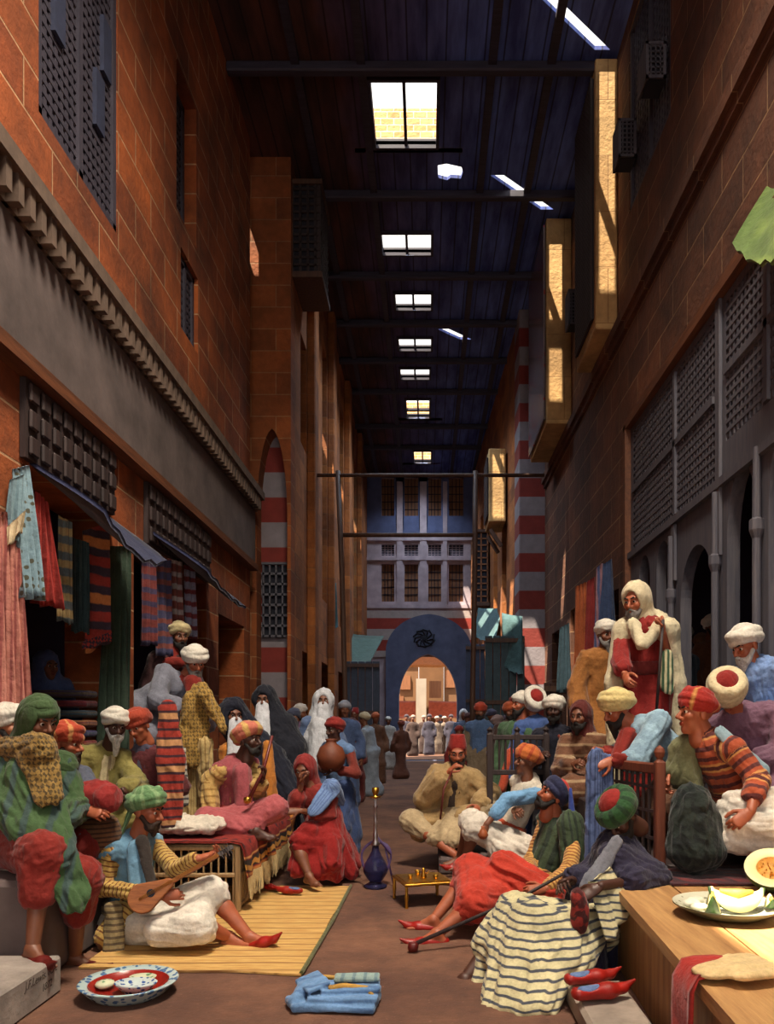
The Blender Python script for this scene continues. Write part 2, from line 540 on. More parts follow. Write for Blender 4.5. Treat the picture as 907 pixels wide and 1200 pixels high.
def sphere_np(c, r, gaze, ang=.78, n=10, m=8):
    """eyeball as quads with the iris as second material"""
    gaze = unit(gaze); x = unit(np.cross(gaze, A(0, 0, 1))); y = np.cross(gaze, x)
    vs = []; 
    for i in range(m+1):
        t = math.pi*i/m
        for k in range(n):
            a = 2*math.pi*k/n
            vs.append(c+r*(math.cos(t)*gaze+math.sin(t)*(math.cos(a)*x+math.sin(a)*y)))
    w = []; ir = []
    for i in range(m):
        for k in range(n):
            (ir if math.pi*(i+.5)/m < ang else w).append((i*n+k, (i+1)*n+k, (i+1)*n+(k+1) % n, i*n+(k+1) % n))
    vs = np.array(vs); z = np.zeros_like(vs)
    return vs, np.array(w), np.array(ir), z
# ------------------------------------------------------------------ people
SKIN = {'tan': (168, 106, 74), 'brown': (122, 74, 52), 'dark': (76, 46, 36), 'red': (170, 94, 64), 'fair': (206, 142, 104)}
_sk = {}
def skin(k):
    if k not in _sk:
        n = NT('skin_'+k); c = lin(SKIN[k]); n.b.inputs['Roughness'].default_value = .5
        f = n.step(n.noise(16, 4), .3, .7)
        n.col(n.mix(f, tuple(x*.82 for x in c), c)); n.bump(n.noise(90, 2), .2, .004)
        lc = tuple(x*m for x, m in zip(c, (.75, .42, .42)))
        l = NT('lip_'+k); l.b.inputs['Base Color'].default_value = lc+(1,); l.b.inputs['Roughness'].default_value = .45
        _sk[k] = (n.m, l.m)
    return _sk[k]
EYEW = plain('eye_white', (215, 205, 190), .25, var=.03, bump=0)
EYEI = plain('eye_iris', (28, 16, 10), .15, var=.05, bump=0)
HAIRS = {}
def hair(c):
    if c not in HAIRS:
        n = NT('hair_%d' % len(HAIRS)); n.b.inputs['Roughness'].default_value = .7
        cc = lin(c); mp = n.n('ShaderNodeMapping'); n.l(n.coord(), mp.inputs[0]); mp.inputs['Scale'].default_value = (120, 120, 18)
        f = n.step(n.noise(1, 4, mp.outputs[0]), .3, .7)
        n.col(n.mix(f, tuple(x*.55 for x in cc), tuple(min(1, x*1.2) for x in cc))); n.bump(f, .6, .006)
        HAIRS[c] = n.m
    return HAIRS[c]
BLACK, GREY, WHITE, DBROWN = (24, 18, 15), (120, 116, 112), (205, 202, 196), (52, 34, 24)
LEATHER = plain('red_leather', (150, 26, 18), .42, scale=14)
LEATHERD = plain('dark_red_leather', (92, 20, 16), .45, scale=14)

def ik(a, c, l1, l2, pole):
    d = c-a; L = np.linalg.norm(d)
    m = (l1+l2)*.985
    if L > m:
        s = min(L/m, 1.25); l1 *= s; l2 *= s
        if L > m*1.25: c = a+d*(m*1.25/L); d = c-a; L = np.linalg.norm(d)
    L = max(L, abs(l1-l2)+.02, .05)
    dn = unit(d); p = np.array(pole, float); p = unit(p-dn*(p@dn))
    x = (l1*l1-l2*l2+L*L)/(2*L); h = math.sqrt(max(l1*l1-x*x, 0))
    return a+dn*x+p*h, c

def yawdir(y): return A(math.sin(y*D2R), -math.cos(y*D2R), 0)

def hand_prims(W, d, n, s, side, curl=.5, spread=1.0):
    """five-fingered hand; W wrist, d pointing direction, n the way the palm faces, side +1 thumb toward d x n"""
    d = unit(d); n = unit(n-d*(n@d)); w = np.cross(d, n)*side
    S = .95*s; out = []
    out.append(Cap(W-d*.02*S, W+d*.03*S, .028*S, .033*S, n, 1.5))
    out.append(Cap(W+d*.03*S, W+d*.085*S, .036*S, .038*S, n, 2.3))
    L = (.078, .086, .080, .062)
    for i, l in enumerate(L):
        o = (1.5-i)*.0185*spread
        k = W+d*(.088-.006*abs(i-1.2))*S+w*o*S
        c = curl*(1+.12*i); ln = l*S
        d1 = unit(d*math.cos(c*.9)+n*math.sin(c*.9)+w*(1.5-i)*.07*spread)
        d2 = unit(d*math.cos(c*2.0)+n*math.sin(c*2.0))
        d3 = unit(d*math.cos(c*2.8)+n*math.sin(c*2.8))
        p1 = k+d1*ln*.5; p2 = p1+d2*ln*.3; p3 = p2+d3*ln*.24
        r = (.0092 if i < 3 else .008)*S
        out += [Cap(k-d*.02*S, p1, r*1.05, r, k=.004), Cap(p1, p2, r, r*.94, k=.004), Cap(p2, p3, r*.94, r*.8, k=.004)]
    b = W+d*.025*S+w*.026*S
    t1 = b+unit(d*.55+w*.7+n*.45)*.045*S; t2 = t1+unit(d*.85+w*.25+n*(.35+.3*curl))*.034*S; t3 = t2+unit(d*.9-w*.05+n*(.3+.5*curl))*.026*S
    out += [Cap(b, t1, .015*S, .0115*S, k=.008), Cap(t1, t2, .0112*S, .0105*S, k=.004), Cap(t2, t3, .0105*S, .009*S, k=.004)]
    return out

def foot_prims(an, d, s, up=None, slip=False):
    """bare foot or pointed slipper; an = ankle point, d = toe direction"""
    up = A(0, 0, 1) if up is None else up
    d = unit(d); up = unit(up-d*(up@d)); w = np.cross(d, up)
    S = s
    if not slip:
        o = [Cap(an, an-up*.045*S-d*.03*S, .04*S, .034*S), Cap(an-up*.045*S-d*.035*S, an-up*.052*S+d*.13*S, .033*S, .036*S, up, 1.25),
             Cap(an, an-up*.05*S+d*.11*S, .036*S, .022*S)]
        for i in range(5):
            b = an-up*.06*S+d*(.135-.012*abs(i-.7))*S+w*(i-2)*.017*S
            o.append(Cap(b, b+d*(.05-.007*i)*S-up*.006*S, (.0135 if i == 0 else .0095)*S, .0085*S, k=.004))
        return o
    return [Cap(an-up*.05*S-d*.045*S, an-up*.052*S+d*.10*S, .036*S, .043*S, up, 1.2),
            Cap(an-up*.052*S+d*.10*S, an-up*.05*S+d*.17*S, .043*S, .026*S, up, 1.3),
            Cap(an-up*.05*S+d*.17*S, an-up*.02*S+d*.235*S, .024*S, .007*S),
            Ell(an+up*.005*S-d*.012*S, A(.05, .037, .05)*S, (d, w, up), sub=True, k=.01)]

def rot2(a, b, t):
    c, s = math.cos(t*D2R), math.sin(t*D2R)
    return a*c+b*s, b*c-a*s

def person(label, Z, pel, nk, yaw, face=None, hd=None, hL=None, hR=None, fL=None, fR=None, eL=None, eR=None, kL=None, kR=None,
           tL=None, tR=None, s=1.0, sk='tan', hat=None, beard=None, gar=(), shoe=None, group=None, curl=.55, palm=None, name='person',
           lean=None, det=1.0, cat='person', look=None, brow=BLACK, extra=None):
    def q(t):
        if t is None: return None
        if isinstance(t, np.ndarray): return t
        return P(t[0], t[1], Z+(t[2] if len(t) > 2 else 0))
    pel, nk = q(pel), q(nk)
    f0 = yawdir(yaw); up = unit(nk-pel)
    l = unit(np.cross(up, f0)); f = np.cross(l, up)
    # hence l is the person's own left
    J = dict(pel=pel, nk=nk, f=f, l=l, up=up, s=s)
    ch = nk-up*.09*s; mid = pel+(ch-pel)*.5
    J['ch'], J['mid'] = ch, mid
    sh = nk-up*.055*s
    fy, fp = (face or (yaw, 0))[:2]; fr = face[2] if face and len(face) > 2 else 0
    hf = yawdir(fy); hl = A(-hf[1], hf[0], 0); hu = A(0, 0, 1.0)
    hf, hu = rot2(hf, hu, fp); hl, hu = rot2(hl, hu, fr)
    if hd is None: H = nk+unit(up*.6+A(0, 0, 1)*.6+hu*.3)*.165*s+f*.03*s
    else: H = q(hd)
    J['H'], J['hf'], J['hl'], J['hu'] = H, hf, hl, hu
    def hp(x, y, z): return H+s*(hl*x+hf*y+hu*z)
    J['hp'] = hp; HA = (hl, hf, hu); J['HA'] = HA
    def he(x, y, z, a, b, c, **k): return Ell(hp(x, y, z), A(a, b, c)*s, HA, **k)
    def hc(p0, p1, ra, rb=None, n=None, fs=1, **k): return Cap(hp(*p0), hp(*p1), ra*s, None if rb is None else rb*s, n, fs, **k)
    for sd, sg in (('L', 1), ('R', -1)):
        J['sh'+sd] = sh+l*sg*.175*s
        J['hip'+sd] = pel+l*sg*.095*s-up*.03*s
        h = q({'L': hL, 'R': hR}[sd])
        if h is None: h = J['sh'+sd]-A(0, 0, .52*s)+l*sg*.09*s+f*.08*s
        e = q({'L': eL, 'R': eR}[sd])
        if e is None: e, h = ik(J['sh'+sd], h, .29*s, .26*s, l*sg*.7-A(0, 0, .8)-f*.35)
        J['el'+sd], J['wr'+sd] = e, h
        a = q({'L': fL, 'R': fR}[sd])
        if a is None: a = J['hip'+sd]-A(0, 0, .80*s)+f*.02
        k = q({'L': kL, 'R': kR}[sd])
        if k is None: k, a = ik(J['hip'+sd], a, .42*s, .41*s, f*.8+A(0, 0, .6)+l*sg*.25)
        J['kn'+sd], J['an'+sd] = k, a
        t = {'L': tL, 'R': tR}[sd]
        if t is None:
            t = f*1.0; t = t-A(0, 0, t[2])
            t = unit(t+.01*f)
        else: t = unit(A(*t))
        J['toe'+sd] = t
    zb = min(J['anL'][2], J['anR'][2])-.07*s
    root = empty(name, ((pel[0]+J['anL'][0]+J['anR'][0])/3, (pel[1]+J['anL'][1]+J['anR'][1])/3, max(zb, 0)))
    tag(root, label, cat, group)
    vb = max(.0095, .0021*Z)*det; vh = max(.0055, .0011*Z)*det
    # ---- the body, one mesh
    b = [Cap(pel, mid, .125*s, .115*s, f, 1.3), Cap(mid, ch, .115*s, .14*s, f, 1.35), Cap(J['shL'], J['shR'], .06*s),
         Cap(ch, H-hu*.03*s, .06*s, .053*s)]
    for sd in 'LR':
        b += [Cap(J['sh'+sd], J['el'+sd], .052*s, .041*s), Cap(J['el'+sd], J['wr'+sd], .042*s, .027*s),
              Cap(J['hip'+sd], J['kn'+sd], .088*s, .056*s), Cap(J['kn'+sd], J['kn'+sd]+.35*(J['an'+sd]-J['kn'+sd]), .055*s, .054*s),
              Cap(J['kn'+sd]+.35*(J['an'+sd]-J['kn'+sd]), J['an'+sd], .054*s, .035*s)]
    parts = []
    v, qd, fu = sdf_mesh(b, vb*1.15, .03); parts.append((v, qd, fu, 0))
    hpz = [he(0, -.012, .035, .074, .094, .09), he(0, .028, -.045, .057, .066, .075), hc((0, .066, -.103), (0, .068, -.1), .024),
           hc((0, .09, .018), (0, .118, -.026), .0085, .0145, k=.012), hc((-.012, .1, -.034), (.012, .1, -.034), .0105, k=.008),
           hc((-.038, .082, .03), (.038, .082, .03), .0145), hc((-.044, .062, -.018), (-.04, .066, -.02), .024), hc((.044, .062, -.018), (.04, .066, -.02), .024),
           he(-.031, .104, .008, .02, .018, .012, sub=True, k=.012), he(.031, .104, .008, .02, .018, .012, sub=True, k=.012),
           he(.077, -.006, -.008, .011, .021, .032, k=.01), he(-.077, -.006, -.008, .011, .021, .032, k=.01),
           he(0, .1, -.066, .02, .008, .002, sub=True, k=.006), hc((0, -.01, -.09), (0, -.02, -.16), .054, .056)]
    v, qd, fu = sdf_mesh(hpz, vh, .022); parts.append((v, qd, fu, 0))
    if Z < 12:
        v, qd, fu = sdf_mesh([he(0, .0945, -.0605, .022, .0095, .0062), he(0, .0935, -.0715, .018, .0095, .0066)], vh*.6, .003); parts.append((v, qd, fu, 1))
        for sg in (1, -1):
            vs, w, ir, z = sphere_np(hp(sg*.031, .0805, .006), .0124*s, hf*1.0+hl*sg*.05 if look is None else A(*look))
            parts.append((vs, w, z, 2)); parts.append((vs, ir, z, 3))
            v, qd, fu = sdf_mesh([hc((sg*.013, .098, .029), (sg*.034, .095, .037), .005, .0062), hc((sg*.034, .095, .037), (sg*.053, .08, .03), .0062, .004)], vh*.6, .004)
            parts.append((v, qd, fu, 4))
    for sd, sg in (('L', 1), ('R', -1)):
        if Z > 14: continue
        d = unit(J['wr'+sd]-J['el'+sd])
        pn = None
        if palm and sd in palm:
            pn = A(*palm[sd])
        if pn is None: pn = -l*sg*.7+(-f)*.2-A(0, 0, .5)
        if palm and ('d'+sd) in palm: d = unit(A(*palm['d'+sd]))
        w = np.cross(unit(d), unit(pn-d*(pn@d)))
        side = 1 if (w@(f+A(0, 0, .4)+hf*.3)) > 0 else -1
        v, qd, fu = sdf_mesh(hand_prims(J['wr'+sd]+d*.015*s, d, pn, s, side, curl if not isinstance(curl, dict) else curl.get(sd, .5)), max(.0042, vh*.75), .01)
        parts.append((v, qd, fu, 0))
        v, qd, fu = sdf_mesh(foot_prims(J['an'+sd], J['toe'+sd], s), max(.005, vh), .016); parts.append((v, qd, fu, 0))
    sm, lm = skin(sk)
    np_obj('body', parts, [sm, lm, EYEW, EYEI, hair(brow)], root)
    if shoe:
        for sd in 'LR':
            if shoe.get(sd): sdf_obj('slipper', foot_prims(J['an'+sd], J['toe'+sd], s*1.04, slip=True), shoe[sd], root, vh*1.1, k=.02)
    # ---- hair, beard, headgear
    if beard:
        bc, bl = beard[0], beard[1]
        bp = [he(0, .05, -.088, .05, .05, .04), hc((.066, .015, -.03), (.035, .07, -.095), .017, .024), hc((-.066, .015, -.03), (-.035, .07, -.095), .017, .024),
              hc((0, .078, -.098), (0, .085, -.1-bl), .04, .02, hf, 1.2), he(0, .104, -.064, .021, .022, .0085, sub=True, k=.004),
              hc((.004, .11, -.049), (.034, .09, -.07), .0095, .006), hc((-.004, .11, -.049), (-.034, .09, -.07), .0095, .006)]
        sdf_obj('beard', bp, hair(bc), root, vh, k=.018, lump=.004*s)
    if hat:
        for hh in (hat if isinstance(hat, list) else [hat]):
            kind = hh[0]; m = hh[1]; o = hh[2] if len(hh) > 2 else {}
            if kind == 'turban':
                sz = o.get('size', 1.0); tl = o.get('tilt', 14); n = o.get('n', 5); z0 = o.get('z', .066)
                cf, cu = rot2(hf, hu, tl)
                c = H+s*(hu*z0-hf*.016)
                tp = []
                rnd = random.Random(sum(map(ord, label)))
                for i in range(n):
                    a = (i/(n-1)-.5)
                    ax1, az1 = rot2(hl, cu, rnd.uniform(-15, 15)); ay1, az2 = rot2(cf, az1, rnd.uniform(-13, 13))
                    tp.append(Tor(c+cu*a*.06*s*sz, (ax1, ay1, az2), (.082+.012*(sz-1)-.018*abs(a))*s*(.5+.5*sz), (.027+.006*(1-abs(2*a)))*s*sz, .86))
                if o.get('dome', True):
                    dp = [Ell(c+cu*.025*s, A(.075, .088, .075)*s*(.6+.4*sz), (hl, cf, cu))]
                    if o.get('cap') is None: tp += [Ell(c+cu*.03*s, A(.082, .095, .068)*s*(.55+.45*sz), (hl, cf, cu))]
                if o.get('tail'):
                    t = o['tail']; tp += [Cap(H+s*(-hf*.08+hl*t*.03+hu*.04), H+s*(-hf*.1+hl*t*.06-hu*.16), .03*s, .022*s, hf, 2)]
                tob = sdf_obj('turban', tp, m, root, vh*.95, k=.006, fold=.0045*s, ff=34, along=.25, smooth=1)
                if o.get('cap') is not None: sdf_obj('cap', dp, o['cap'], tob, vh, fold=.002, ff=30)
            elif kind == 'fez':
                fu2 = rot2(hf, hu, o.get('tilt', 12))
                sdf_obj('fez', [Cap(H+hu*.06*s-hf*.012*s, H+fu2[1]*.15*s-hf*.012*s, .087*s, .07*s), Cut(H+fu2[1]*o.get('h', .168)*s, fu2[1])], m, root, vh, k=.01)
                if o.get('band') is not None:
                    sdf_obj('turban', [Tor(H+hu*.062*s-hf*.014*s, (hl, hf, hu), .084*s, .026*s, .86), Tor(H+hu*.085*s-hf*.016*s, (hl,)+rot2(hf, hu, 12), .08*s, .024*s, .86)], o['band'], root, vh, k=.006, fold=.003, ff=30)
            elif kind == 'hood':
                w = o.get('w', 1.0)
                pr = [he(0, -.022, .03, .112*w, .13*w, .135*w), hc((0, -.05, -.05), (0, -.07, -.2), .1*w, .13*w),
                      he(0, .115, -.02, .07, .1, .112, sub=True, k=.02)]
                if o.get('sh'): pr += [Cap(J['shL'], J['shR'], .1*s)]
                sdf_obj('hood', pr, m, root, vh*1.1, k=.04, fold=.007*s, ff=16)
            elif kind == 'hair':
                sdf_obj('hair', [he(0, -.022, .045, .083, .098, .092), he(0, .1, -.0, .065, .06, .06, sub=True, k=.02)], m, root, vh, k=.02, lump=.003)
            elif kind == 'faceveil':
                Lv = o.get('len', .42)
                dn = unit(hf*.25-A(0, 0, 1))
                sdf_obj('face_veil', [Cap(hp(0, .092, -.068), hp(0, .08, -.09)+dn*Lv*s, .072*s, .11*s, hf, 2.2),
                                      hc((-.06, .02, -.02), (.06, .02, -.02), .03)], m, root, vh*1.1, k=.03, fold=.006, ff=22)
    # ---- garments
    def comps(cl):
        pr = []
        for c in cl:
            k, a = c[0], c[1:]
            if k == 'torso':
                i = a[0]*s*.62; wd = (a[1] if len(a) > 1 else 1.0)
                pr += [Cap(pel, mid, .13*s*wd+i, .122*s*wd+i, f, 1.25), Cap(mid, ch, .122*s*wd+i, .142*s+i, f, 1.3), Cap(J['shL']-l*.01, J['shR']+l*.01, .06*s+i)]
            elif k == 'sl':
                for sd in a[0]:
                    fr, r0, r1 = a[1], a[2]*s*.82, a[3]*s*.84
                    S0, E0, W0 = J['sh'+sd], J['el'+sd], J['wr'+sd]
                    rm = r0+(r1-r0)*min(1, .5/max(fr/2, .01)) if fr > 1 else r1
                    if fr <= 1: pr += [Cap(S0, S0+(E0-S0)*fr, r0, r1)]
                    else: pr += [Cap(S0, E0, r0, (r0+r1)/2), Cap(E0, E0+(W0-E0)*(fr-1), (r0+r1)/2, r1)]
            elif k == 'skirt':
                fr, r0, r1 = a[0], a[1]*s*.84, a[2]*s*.86
                e = {}
                for sd in 'LR':
                    K, N, hp_ = J['kn'+sd], J['an'+sd], J['hip'+sd]
                    if fr <= 1: e[sd] = hp_+(K-hp_)*fr; pr += [Cap(hp_, e[sd], r0, r1)]
                    else: e[sd] = K+(N-K)*(fr-1); pr += [Cap(hp_, K, r0, r0*.92), Cap(K, e[sd], r0*.9, r1)]
                pr += [Cap(pel, (e['L']+e['R'])/2, r0*1.1, r1*.9), Cap(e['L'], e['R'], r1*.95)]
                if fr > 1: pr += [Cap(J['knL'], J['knR'], r0*.8), Cap(pel, (J['knL']+J['knR'])/2, r0, r0*.85)]
                pr += [Cap(J['hipL'], J['hipR'], r0*1.08)]
            elif k == 'legs':
                fr, r0, r1, r2 = a[0], a[1]*s*.86, a[2]*s*.86, a[3]*s*.86
                pr += [Cap(J['hipL'], J['hipR'], r0*1.08), Cap(pel, pel+up*.1*s, .13*s, .135*s, f, 1.2)]
                for sd in (a[4] if len(a) > 4 else 'LR'):
                    K, N, hp_ = J['kn'+sd], J['an'+sd], J['hip'+sd]
                    pr += [Cap(hp_, K, r0, r1)]
                    if fr > 1: pr += [Cap(K, K+(N-K)*(fr-1), r1, r2)]
            elif k == 'cap':
                n = a[4] if len(a) > 4 else None
                pr += [Cap(q(a[0]), q(a[1]), a[2]*s*.9, a[3]*s*.9, None if n is None else A(*n), a[5] if len(a) > 5 else 1)]
            elif k == 'ell': pr += [Ell(q(a[0]), A(*a[1])*s, (l, f, up))]
            elif k == 'subell': pr += [Ell(q(a[0]), A(*a[1])*s, (l, f, up), sub=True, k=.03)]
            elif k == 'fan':
                for e in a[2]: pr += [Cap(q(a[0]), q(e), a[1]*s, (e[3] if len(e) > 3 else a[3])*s)]
            elif k == 'front':   # opening down the front, w half width
                w, d0, z0, z1 = a
                pr += [Cap(pel+up*z0*s+f*d0*s, pel+up*z1*s+f*d0*s, w*s, w*s*.8, f, .55, sub=True, k=.03)]
            elif k == 'collar': pr += [Cap(ch, nk+up*.02*s, (.1+a[0])*s, (.068+a[0])*s)]
            elif k == 'neckcut': pr += [Ell(nk+up*.03*s+f*.05*s, A(.075, .1, .12)*s, (l, f, up), sub=True, k=.02)]
            elif k == 'sash':
                c0 = pel+up*(a[1] if len(a) > 1 else .13)*s
                for t in (-1, 0, 1):
                    pr += [Tor(c0+up*t*.028*s, (l, f, up), (.118+a[0])*s, .028*s, 1.2)]
            elif k == 'head': pr += [he(0, -.03, .03, .115*a[0], .13*a[0], .135*a[0])]
            elif k == 'facecut': pr += [he(0, .13, -.03, .072, .11, .12, sub=True, k=.02)]
            elif k == 'hcap': pr += [Cap(hp(*a[0]), q(a[1]), a[2]*s, a[3]*s, None if len(a) < 5 else A(*a[4]), a[5] if len(a) > 5 else 1)]
            elif k == 'cut': pr += [Cut(q(a[0]), a[1])]
            elif k == 'cuff':
                for sd in a[0]:
                    pr += [Cut(J['wr'+sd], J['wr'+sd]-J['el'+sd])]
        return pr
    for g in gar:
        o = g[3] if len(g) > 3 else {}
        ob = sdf_obj(g[0], comps(g[2]), g[1], root, o.get('h', vb), k=o.get('k', .03), fold=o.get('fold', .011)*1.25*s, ff=o.get('ff', 12)*1.5, along=o.get('along', .14), seed=o.get('seed', len(g[0])))
        if o.get('label'): ob['label'] = o['label']
    J['root'] = root
    return J
# ------------------------------------------------------------------ the place
M = {}
M['brickL'] = stone('masonry_orange', (178, 92, 40), (138, 66, 28), (196, 150, 110), 'yz', .85, .37, .022, var=.7)
M['brickR'] = stone('masonry_brown', (116, 68, 42), (90, 52, 34), (158, 120, 84), 'yz', .95, .40, .02, var=.65)
M['brickLx'] = stone('masonry_orange_face', (172, 94, 44), (136, 72, 34), (170, 120, 80), 'xz', .85, .37, .022)
M['brickFar'] = stone('masonry_far', (186, 112, 54), (140, 80, 40), (150, 100, 60), 'yz', .9, .37, .018)
M['parapet'] = stone('parapet_brick', (226, 176, 116), (204, 146, 88), (240, 216, 180), 'xz', .22, .11, .02, var=.15)
M['plaster'] = plain('grey_plaster', (92, 80, 78), .9, scale=2.4, var=.35, bump=.3)
M['cornice'] = plain('cornice_stone', (98, 80, 68), .9, scale=6, var=.3)
M['ledge'] = wood('ledge_wood', (70, 38, 22), (120, 70, 40), 'y')
M['darkwood'] = wood('dark_carved_wood', (34, 26, 28), (62, 46, 44), 'z')
M['screenwood'] = wood('screen_wood', (62, 64, 78), (96, 92, 98), 'z')
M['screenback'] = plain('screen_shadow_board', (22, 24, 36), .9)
M['mash'] = wood('turned_lattice_wood', (42, 40, 54), (70, 64, 76), 'z')
M['pole'] = wood('pole_wood', (58, 38, 30), (92, 62, 46), 'z')
M['beam'] = wood('roof_beam', (34, 32, 46), (60, 56, 74), 'x')
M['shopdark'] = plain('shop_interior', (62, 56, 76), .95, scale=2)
M['end'] = plain('end_wall_stone', (172, 156, 164), .9, scale=2.2, var=.25, bump=.3)
M['portal'] = plain('portal_stone', (84, 90, 116), .9, scale=2, var=.25, bump=.3)
M['shutter'] = wood('brown_shutter', (104, 62, 36), (140, 90, 54), 'z')
M['bluelat'] = plain('blue_grille', (44, 50, 74), .7)
M['ablaq'] = ablaq('red_white_courses', (132, 46, 38), (140, 132, 138), .435, off=.3)
M['ablaq_end'] = ablaq('red_white_bands', (150, 52, 40), (168, 154, 150), .42)
M['teal'] = cloth((62, 92, 96)); M['green_awn'] = cloth((104, 124, 52), (74, 96, 40), 'brocade', .6)
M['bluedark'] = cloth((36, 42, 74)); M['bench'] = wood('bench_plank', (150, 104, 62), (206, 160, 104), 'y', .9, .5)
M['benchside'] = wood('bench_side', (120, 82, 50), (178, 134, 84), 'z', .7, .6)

# ceiling boards: dark planks, blue haze painted into their colour towards the right
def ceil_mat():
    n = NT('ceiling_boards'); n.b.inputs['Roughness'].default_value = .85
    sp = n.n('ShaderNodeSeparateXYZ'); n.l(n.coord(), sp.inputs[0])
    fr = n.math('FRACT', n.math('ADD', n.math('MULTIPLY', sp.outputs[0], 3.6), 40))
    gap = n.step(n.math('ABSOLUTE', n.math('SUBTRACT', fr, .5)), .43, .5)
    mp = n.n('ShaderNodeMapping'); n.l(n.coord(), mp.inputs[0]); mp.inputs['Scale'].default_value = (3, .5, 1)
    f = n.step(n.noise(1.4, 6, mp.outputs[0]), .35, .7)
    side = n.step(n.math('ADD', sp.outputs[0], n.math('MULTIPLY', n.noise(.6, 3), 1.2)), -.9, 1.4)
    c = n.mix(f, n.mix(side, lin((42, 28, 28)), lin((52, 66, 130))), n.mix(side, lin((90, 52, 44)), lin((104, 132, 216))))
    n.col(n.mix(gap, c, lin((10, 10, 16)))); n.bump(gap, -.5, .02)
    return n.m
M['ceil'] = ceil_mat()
def floor_mat():
    n = NT('trodden_earth'); n.b.inputs['Roughness'].default_value = .92
    f = n.step(n.noise(1.3, 7), .32, .68); g = n.step(n.noise(9, 6), .3, .72); h = n.step(n.noise(34, 4), .62, .78)
    c = n.mix(f, lin((66, 44, 38)), lin((112, 76, 58))); c = n.mix(g, c, n.mix(f, lin((84, 54, 44)), lin((132, 92, 70))))
    n.col(n.mix(n.math('MULTIPLY', h, .5), c, lin((160, 122, 96)))); n.bump(n.math('ADD', n.noise(7, 6), n.math('MULTIPLY', n.noise(40, 4), .4)), .5, .03)
    return n.m
M['floor'] = floor_mat()

LW, RW, RH = -2.9, 2.74, 11.05
U, V = (0, 1, 0), (0, 0, 1)
def rect(a, b, c, d): return [(a, c), (b, c), (b, d), (a, d)]
m = MB(); m.bb(-14, 14, -12, 62, -.3, 0); struct(m.build('floor', M['floor']))

# left wall (facing +x) and its openings
SH1, SH2, SH3 = (5.5, 7.0, .85, 3.35), (7.6, 10.1, .85, 3.3), (10.7, 12.2, .85, 3.0)
WL = [(5.74, 7.2, 6.06, 8.5), (8.9, 9.67, 7.45, 9.2), (9.06, 9.74, 6.15, 7.1)]
m = MB(); m.poly(rect(-4.5, 12.6, 0, RH), [rect(*w) for w in (SH1, SH2, SH3)+tuple(WL)], (LW-.4, 0, 0), U, V, .4)
struct(m.build('wall_left', M['brickL']))
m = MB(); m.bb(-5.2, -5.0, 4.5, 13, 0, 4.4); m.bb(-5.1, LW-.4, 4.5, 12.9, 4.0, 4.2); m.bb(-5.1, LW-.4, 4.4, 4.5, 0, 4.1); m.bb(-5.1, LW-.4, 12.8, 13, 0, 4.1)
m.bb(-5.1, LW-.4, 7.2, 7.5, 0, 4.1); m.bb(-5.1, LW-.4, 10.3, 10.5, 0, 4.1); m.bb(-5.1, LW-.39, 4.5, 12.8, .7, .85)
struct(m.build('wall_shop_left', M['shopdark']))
m = MB(); m.bb(LW, LW+.09, -1.5, 12.6, 4.06, 4.97); struct(m.build('trim_1', M['plaster']))
m = MB(); m.bb(LW, LW+.24, -1.5, 12.62, 5.12, 5.24); m.bb(LW, LW+.12, -1.5, 12.61, 4.93, 5.12)
y = 3.0
while y < 12.5:
    m.box((LW+.15, y, 5.03), (.12, .07, .2)); y += .15
struct(m.build('trim_2', M['cornice']))
m = MB(); m.bb(LW, LW+.14, -1.5, 12.6, 3.96, 4.06); struct(m.build('trim_3', M['ledge']))

def window(name, y0, y1, z0, z1, x, sg, cell=.09, mat='mash', fr=.07):
    """lattice window in a wall facing sg*x"""
    w = MB()
    for a, b, c, d in ((y0, y0+fr, z0, z1), (y1-fr, y1, z0, z1), (y0, y1, z0, z0+fr), (y0, y1, z1-fr, z1), ((y0+y1)/2-fr/2, (y0+y1)/2+fr/2, z0, z1)):
        w.bb(x-.05, x+.05, a, b, c, d)
    o = struct(w.build(name, M[mat]))
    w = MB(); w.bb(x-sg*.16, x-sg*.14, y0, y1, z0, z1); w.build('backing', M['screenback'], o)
    w = MB(); t = .022
    yy = y0+cell
    while yy < y1: w.bb(x-.02, x+.02, yy-t, yy+t, z0, z1); yy += cell
    zz = z0+cell
    while zz < z1: w.bb(x-.015, x+.025, y0, y1, zz-t, zz+t); zz += cell
    w.build('lattice', M[mat], o)
    # little open panes framed in the lattice
    return o
o = window('window_1', *WL[0], LW-.06, 1)
w = MB()
for (yy, zz) in ((6.0, 6.9), (6.18, 7.5), (6.75, 6.75), (6.9, 7.35), (6.62, 7.9), (6.05, 8.0)):
    w.bb(LW-.05, LW+.0, yy, yy+.17, zz, zz+.5)
w.build('pane', M['bluelat'], o)
window('window_2', *WL[1], LW-.2, 1); window('window_3', *WL[2], LW-.1, 1)

